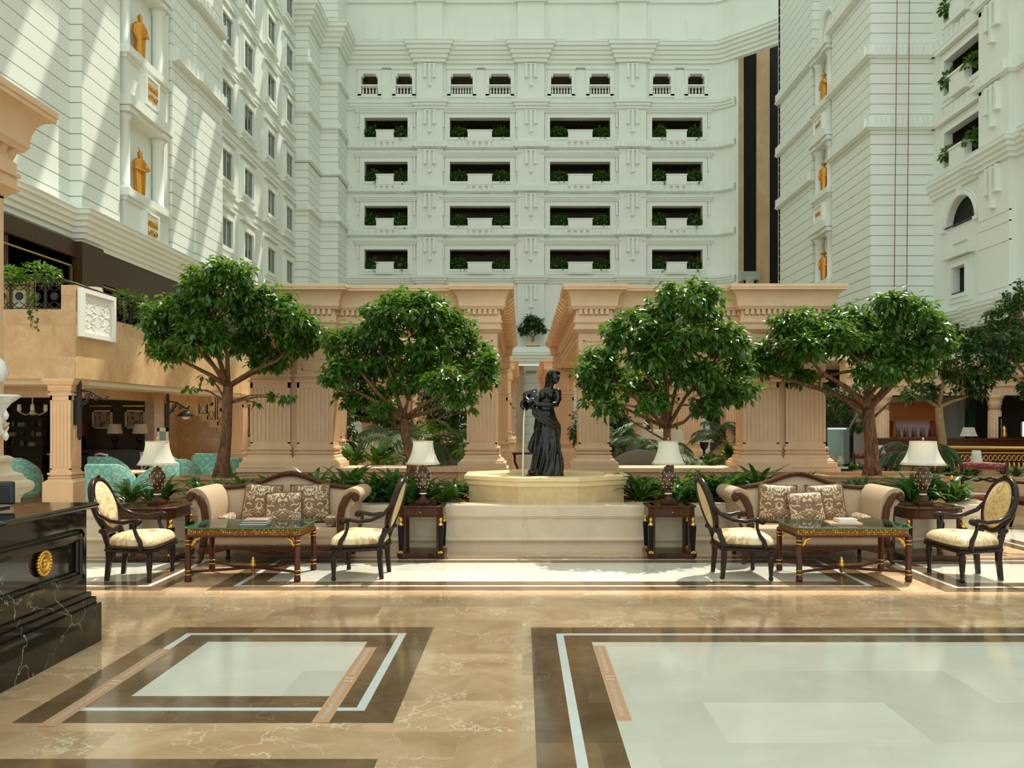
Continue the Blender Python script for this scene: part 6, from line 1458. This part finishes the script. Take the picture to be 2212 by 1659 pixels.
t = thing('garden_table', 'low glass table carrying two lamps, left pavilion', 'table', (-2.55,16.8,0)); m = MB(); m.bx(-.75,.75,-.35,.35,.69,.715); m.build('glass_top', M_glassg, t)
for x in (-.5,.5):
    m = MB(); m.lathe([(.16,.0),(.12,.1),(.1,.4),(.16,.69)], (x,0,0), 12); m.build('pedestal', M_brass, t)
for i,(x,y) in enumerate(((3.65,20.0),(2.95,20.6),(2.2,20.5),(4.25,20.0),(2.85,21.2))):
    t = thing('lamp_table', 'round dark table under the %s garden lamp, right court' % ('second from right','third from right','leftmost','rightmost','fourth from right')[i], 'table', (x,y,0)); m = MB(); m.lathe([(.28,.68),(.3,.69),(.3,.715)], n=16); m.build('table_top', M_bwood, t); m = MB(); m.lathe([(.2,0),(.05,.1),(.04,.68)], n=10); m.build('pedestal', M_bwood, t)
for i,(px,py,Y) in enumerate(((985,868,16.0),)):
    p = at(px,py,Y); t = thing('crystal_chandelier', 'crystal chandelier under the left pavilion roof beside the inner column', 'chandelier', tuple(p)); m = MB(); m.tube([(0,0,0),(0,0,1.2)], .01, 5); m.build('stem', M_brass, t)
    for k in range(8):
        a = k*pi/4; m = MB(); m.tube([(0,0,-.05),(.14*cos(a),.14*sin(a),-.1),(.24*cos(a),.24*sin(a),.0)], .01, 5)
        for q in range(4): m.ball(((.10+.045*q)*cos(a),(.10+.045*q)*sin(a),-.12-.03*(q%2)),(.012,.012,.03), 6, 5)
        m.build('arm', M_crystal, t)
t = thing('scroll_console', 'red brown scroll legged console table far down the central aisle', 'table', (.05,19.4,0)); m = MB(); m.bx(-.28,.3,-.2,.2,.86,.90); m.build('table_top', M_mahog, t)
for s in (-1,1):
    m = MB(); m.tube([(s*.22,-.1,.86),(s*.22,-.12,.7),(s*.14,-.12,.5),(s*.2,-.12,.3),(s*.1,-.12,.22),(s*.05,-.1,.3)], [.03,.03,.025,.03,.025,.015], 8); m.tube([(s*.2,.0,.2),(s*.2,.0,.0)], .03, 8); m.build('leg', M_mahog, t)
m = MB(); m.bx(-.25,.27,-.18,.18,.15,.20); m.build('shelf', M_mahog, t)
t = tag(MB().lathe([(.05,0),(.1,.05),(.12,.14),(.06,.22),(.03,.26),(.03,.34),(.045,.36)], n=16).build('vase', M_red, None, loc=(.22,19.35,.205)), 'small dark red vase on the low shelf of the scroll console', 'vase')

# ---- right background
t = thing('display_case', 'glass display case on a black base beside the right corner columns', 'display case', (5.95,16.2,0))
m = MB(); m.bx(-.22,.20,-.2,.2,0,.72); m.build('base', M_blackp, t); m = MB(); m.bx(-.22,.2,-.2,.2,1.5,1.56); m.build('lid', M_blackp, t)
m = MB(); m.bx(-.22,.2,-.2,-.19,.74,1.5); m.bx(-.22,-.21,-.19,.19,.74,1.5); m.bx(.19,.2,-.19,.19,.74,1.5); m.build('glass', M_glass, t); m = MB(); m.bx(-.2,.18,-.18,.18,.72,.76); m.build('plinth', M_paper, t); m = MB(); m.bx(-.2,.18,.17,.18,.76,1.5); m.build('back_panel', plain('case_back',(.25,.33,.30),.5), t); m = MB(); m.bx(-.18,.16,-.15,.1,1.46,1.49); m.build('light_bar', emit('case_light',(.9,1,.95),.5), t)
tag(MB().lathe([(.03,0),(.075,.05),(.08,.12),(.04,.17),(.05,.2)], n=16).build('ornament', plain('cream_porcelain',(.7,.55,.35),.3,noise_amt=.4,scale=30), None, loc=(6.02,16.15,.762)), 'round porcelain jar inside the glass display case', 'ornament')
m = MB(); m.lathe([(.05,0),(.06,.06),(.035,.12),(.045,.2),(.02,.25)], n=12); m.ball((.05,0,.14),(.03,.03,.04), 8, 6); tag(m.build('ornament', plain('terracotta_figure',(.55,.28,.14),.5,noise_amt=.4,scale=30), None, loc=(5.86,16.15,.762)), 'terracotta figurine inside the glass display case', 'ornament')
def burgundy_chair(loc, rz, label):
    t = thing('scroll_armchair', label, 'armchair', loc, rz, 'burgundy chairs with black frames')
    m = MB(); m.bx(-.30,.30,-.28,.26,.40,.50); m.build('seat_cushion', M_burg, t, bevel=.03)
    m = MB(); m.bx(-.31,.31,-.29,.27,.35,.40); m.build('seat_frame', M_bwood, t)
    m = MB(); m.tube([(-.30,.30,.90),(-.28,.305,.90),(0,.32,.91),(.28,.305,.90),(.30,.30,.90)], [.03,.06,.062,.06,.03], 12); m.build('back_roll', M_burg, t)
    m = MB(); m.tube([(-.3,.28,.72),(-.1,.31,.66),(.1,.31,.72),(.3,.28,.66)], .018, 6); m.tube([(-.3,.28,.66),(-.1,.31,.72),(.1,.31,.66),(.3,.28,.72)], .018, 6); m.build('back_slat', M_bwood, t)
    for s in (-1,1):
        m = MB(); m.tube([(s*.30,.27,.35),(s*.30,.28,.6),(s*.33,.33,.98)], .025, 8); m.tube([(s*.31,.29,.72),(s*.34,.05,.66),(s*.36,-.2,.68)], .022, 8); m.tube([(s*.36,-.2,.68),(s*.34,-.25,.58),(s*.36,-.22,.48),(s*.31,-.25,.40)], .025, 8); m.build('arm', M_bwood, t)
        m = MB(); m.ball((s*.36,-.21,.73),(.03,.03,.035), 10, 8); m.ball((s*.36,-.24,.47),(.022,.022,.025), 8, 6); m.build('gilt_ball', M_gold, t)
        for y in (-.25,.25):
            m = MB(); m.tube([(s*.28,y,.36),(s*.25,y,.18),(s*.29,y*1.1,0)], [.03,.026,.02], 8); m.build('leg', M_bwood, t)
    return t
burgundy_chair((7.2,13.4,0), R(-38), 'burgundy chair with black scroll arms behind the far right armchair')
burgundy_chair((7.85,12.9,0), R(-80), 'burgundy chair cut by the right picture edge')
burgundy_chair((7.1,17.2,.0), R(-10), 'burgundy chair beside the thick trunk, far behind the wide lamp')
def small_lamp(px, py, Y, z0, label):
    p = at(px,py,Y); t = thing('floor_lamp', label, 'lamp', (p.x,Y,z0), 0, 'small ivory lamps at the right'); h = p.z-z0; m = MB(); m.lathe([(.11,h-.24),(.11,h-.236),(.085,h-.1),(.075,h)], n=20); m.build('lamp_shade', M_shadeT, t); m = MB(); m.lathe([(.1,0),(.02,.03),(.012,h-.05)], n=10); m.build('stand', M_bwood, t)
small_lamp(1902,962,17.6,.0,'small ivory lamp just right of the thick trunk'); small_lamp(2109,973,15.6,.0,'small ivory lamp against the brass railing')
t = thing('brass_railing', 'ornate brass railing behind the curved planter at right', 'railing', (9.4,19.5,.05))
m = MB(); m.tube([(0,0,.96),(2.2,-.05,.95),(4.2,-.3,.93)], .035, 8); m.build('handrail', M_brass, t)
m = MB(); m.tube([(0,0,.84),(2.2,-.05,.83),(4.2,-.3,.81)], .015, 6); m.tube([(0,0,.12),(2.2,-.05,.12),(4.2,-.3,.12)], .02, 6); m.build('rail', M_brass, t)
for i in range(40):
    x = .06+i*.104; y = -.3*(x/4.2)**2; m = MB(); m.lathe([(.012,.12),(.02,.2),(.012,.26),(.03,.36),(.014,.46),(.026,.56),(.012,.62)], (x,y,0), 8); m.tube([(x+.042*cos(a*pi/5),y,.72+.06*sin(a*pi/5)) for a in range(11)], .010, 5); m.build('baluster', M_brass, t)
for x in (2.65,3.05):
    m = MB(); m.lathe([(.04,0),(.03,.1),(.03,.88),(.045,.92),(.02,.97)], (x,-.14,0), 10); m.build('post', M_brass, t)
cv = [(6.55+.0,15.6)]+[(8.6-2.0*cos(R(8)*k),15.9-1.35*sin(R(8)*k)) for k in range(0,13)]+[(11.5,14.55),(11.5,17.8),(6.6,17.8)]
box_planter(cv, 0, .66, .15)
# bar
t = thing('bar_cabinet', 'orange cherry wood bar cabinet with lit shelf, behind the pale trunk', 'cabinet', (14.8,32.6,0))
m = MB(); m.bx(-1.1,1.0,-.3,.3,1.68,2.26); m.bx(-1.12,1.02,-.34,.3,2.26,2.32); m.bx(-1.1,1.0,-.32,.3,1.60,1.68)
for x in (-1.1,-.72,.92): m.bx(x,x+.1,-.3,.3,.9,1.7)
m.bx(-1.1,1.0,-.3,.3,.88,.98); m.bx(-1.1,1.0,.25,.3,.2,1.7); m.bx(-1.0,.9,-.33,-.3,1.78,2.16); m.build('carcass', M_orange, t)
m = MB(); m.bx(-.6,.9,.2,.25,.98,1.62); m.build('glowing_back', emit('lit_pink_shelf',(.40,.27,.25),.12), t)  # back panel glows a little, standing in for the shelf's lighting
bm = [plain('green_bottle',(.02,.05,.02),.1), plain('amber_bottle',(.25,.1,.02),.1), plain('clear_bottle',(.5,.5,.48),.1)]
for i in range(14):
    x = 14.25+i*.105; q = i%3; o = MB().lathe([(.035,0),(.037,.02),(.037,.2),(.014,.27),(.014,.34)], n=10).build('bottle', bm[q], None, loc=(x,32.45,.985)); tag(o, '%s bottle, %s from the left on the lit bar shelf' % (('green','amber','clear')[q], ('first','second','third','fourth','fifth','sixth','seventh','eighth','ninth','tenth','eleventh','twelfth','thirteenth','fourteenth')[i]), 'bottle', 'bottles on the bar shelf')
t = thing('bar_counter', 'dark orange wooden bar counter at the far right', 'counter', (15.0,29.0,0)); m = MB(); m.bx(-3,3.4,-.3,.3,.95,1.02); m.build('counter_top', M_mahog, t); m = MB(); m.bx(-3,3.4,-.25,.25,0,.95); m.build('front', M_mahog, t)
t = thing('table_lamp', 'square shaded ivory lamp on the bar counter at right', 'lamp', (15.15,28.9,1.02), R(20)); m = MB(); m.rings([[(a*r,b*r,z) for a,b in ((-1,-1),(1,-1),(1,1),(-1,1))] for r,z in ((.20,.06),(.18,.1),(.13,.3),(.125,.36))], sm=False); m.build('lamp_shade', M_shadeT, t); m = MB(); m.tube([(0,0,0),(0,0,.44)], .015, 6); m.build('stem', M_bwood, t)
t = thing('mirror_frame', 'black framed glass stand on the bar counter beside the round column', 'stand', (16.6,28.85,1.02)); m = MB()
for a,b,c,d in ((-.45,.45,.66,.72),(-.45,-.4,0,.7),(.4,.45,0,.7)): m.bx(a,b,-.03,.03,c,d)
m.build('frame', M_blackp, t); m = MB(); m.bx(-.4,.4,-.01,.01,0,.66); m.build('glass', M_glass, t); m = MB(); m.bx(.33,.36,-.05,-.03,.05,.55); m.build('light_tube', emit('white_tube',(1,.97,.95),2.0), t)
tag(MB().lathe([(.06,0),(.09,.1),(.05,.25),(.07,.34),(.02,.42)], n=12).build('trophy', M_gold, None, loc=(16.3,28.8,1.02)), 'golden ornament on the bar counter left of the round column', 'ornament')
t = thing('book_rest', 'dark red open register on a stand at the right end of the bar counter', 'book stand', (17.5,28.8,1.02)); m = MB(); m.slab([(-.2,0),(.25,0),(.25,.28),(-.2,.06)], -.2,.2,'Y'); m.build('stand', M_blackp, t); m = MB(); m.slab([(-.2,.065),(.25,.285),(.25,.32),(-.2,.1)], -.18,.18,'Y'); m.build('cover', M_red, t)
t = thing('basket', 'brown wooden rack at the right end of the bar counter', 'rack', (18.1,28.8,1.02)); m = MB(); m.bx(-.25,.3,-.2,.2,.2,.26); m.bx(-.25,.3,-.2,.2,0,.04); m.build('shelf', M_brass, t)
for i in range(6):
    m = MB(); m.bx(-.24+i*.1,-.2+i*.1,-.2,-.17,.04,.2); m.build('bar', M_brass, t)
# walls closing the sides of the court at ground level
m = MB(); m.bx(-15.2,-14.6,24.2,62,0,7.42); st(m, 'wall_lower_left', M_panel)
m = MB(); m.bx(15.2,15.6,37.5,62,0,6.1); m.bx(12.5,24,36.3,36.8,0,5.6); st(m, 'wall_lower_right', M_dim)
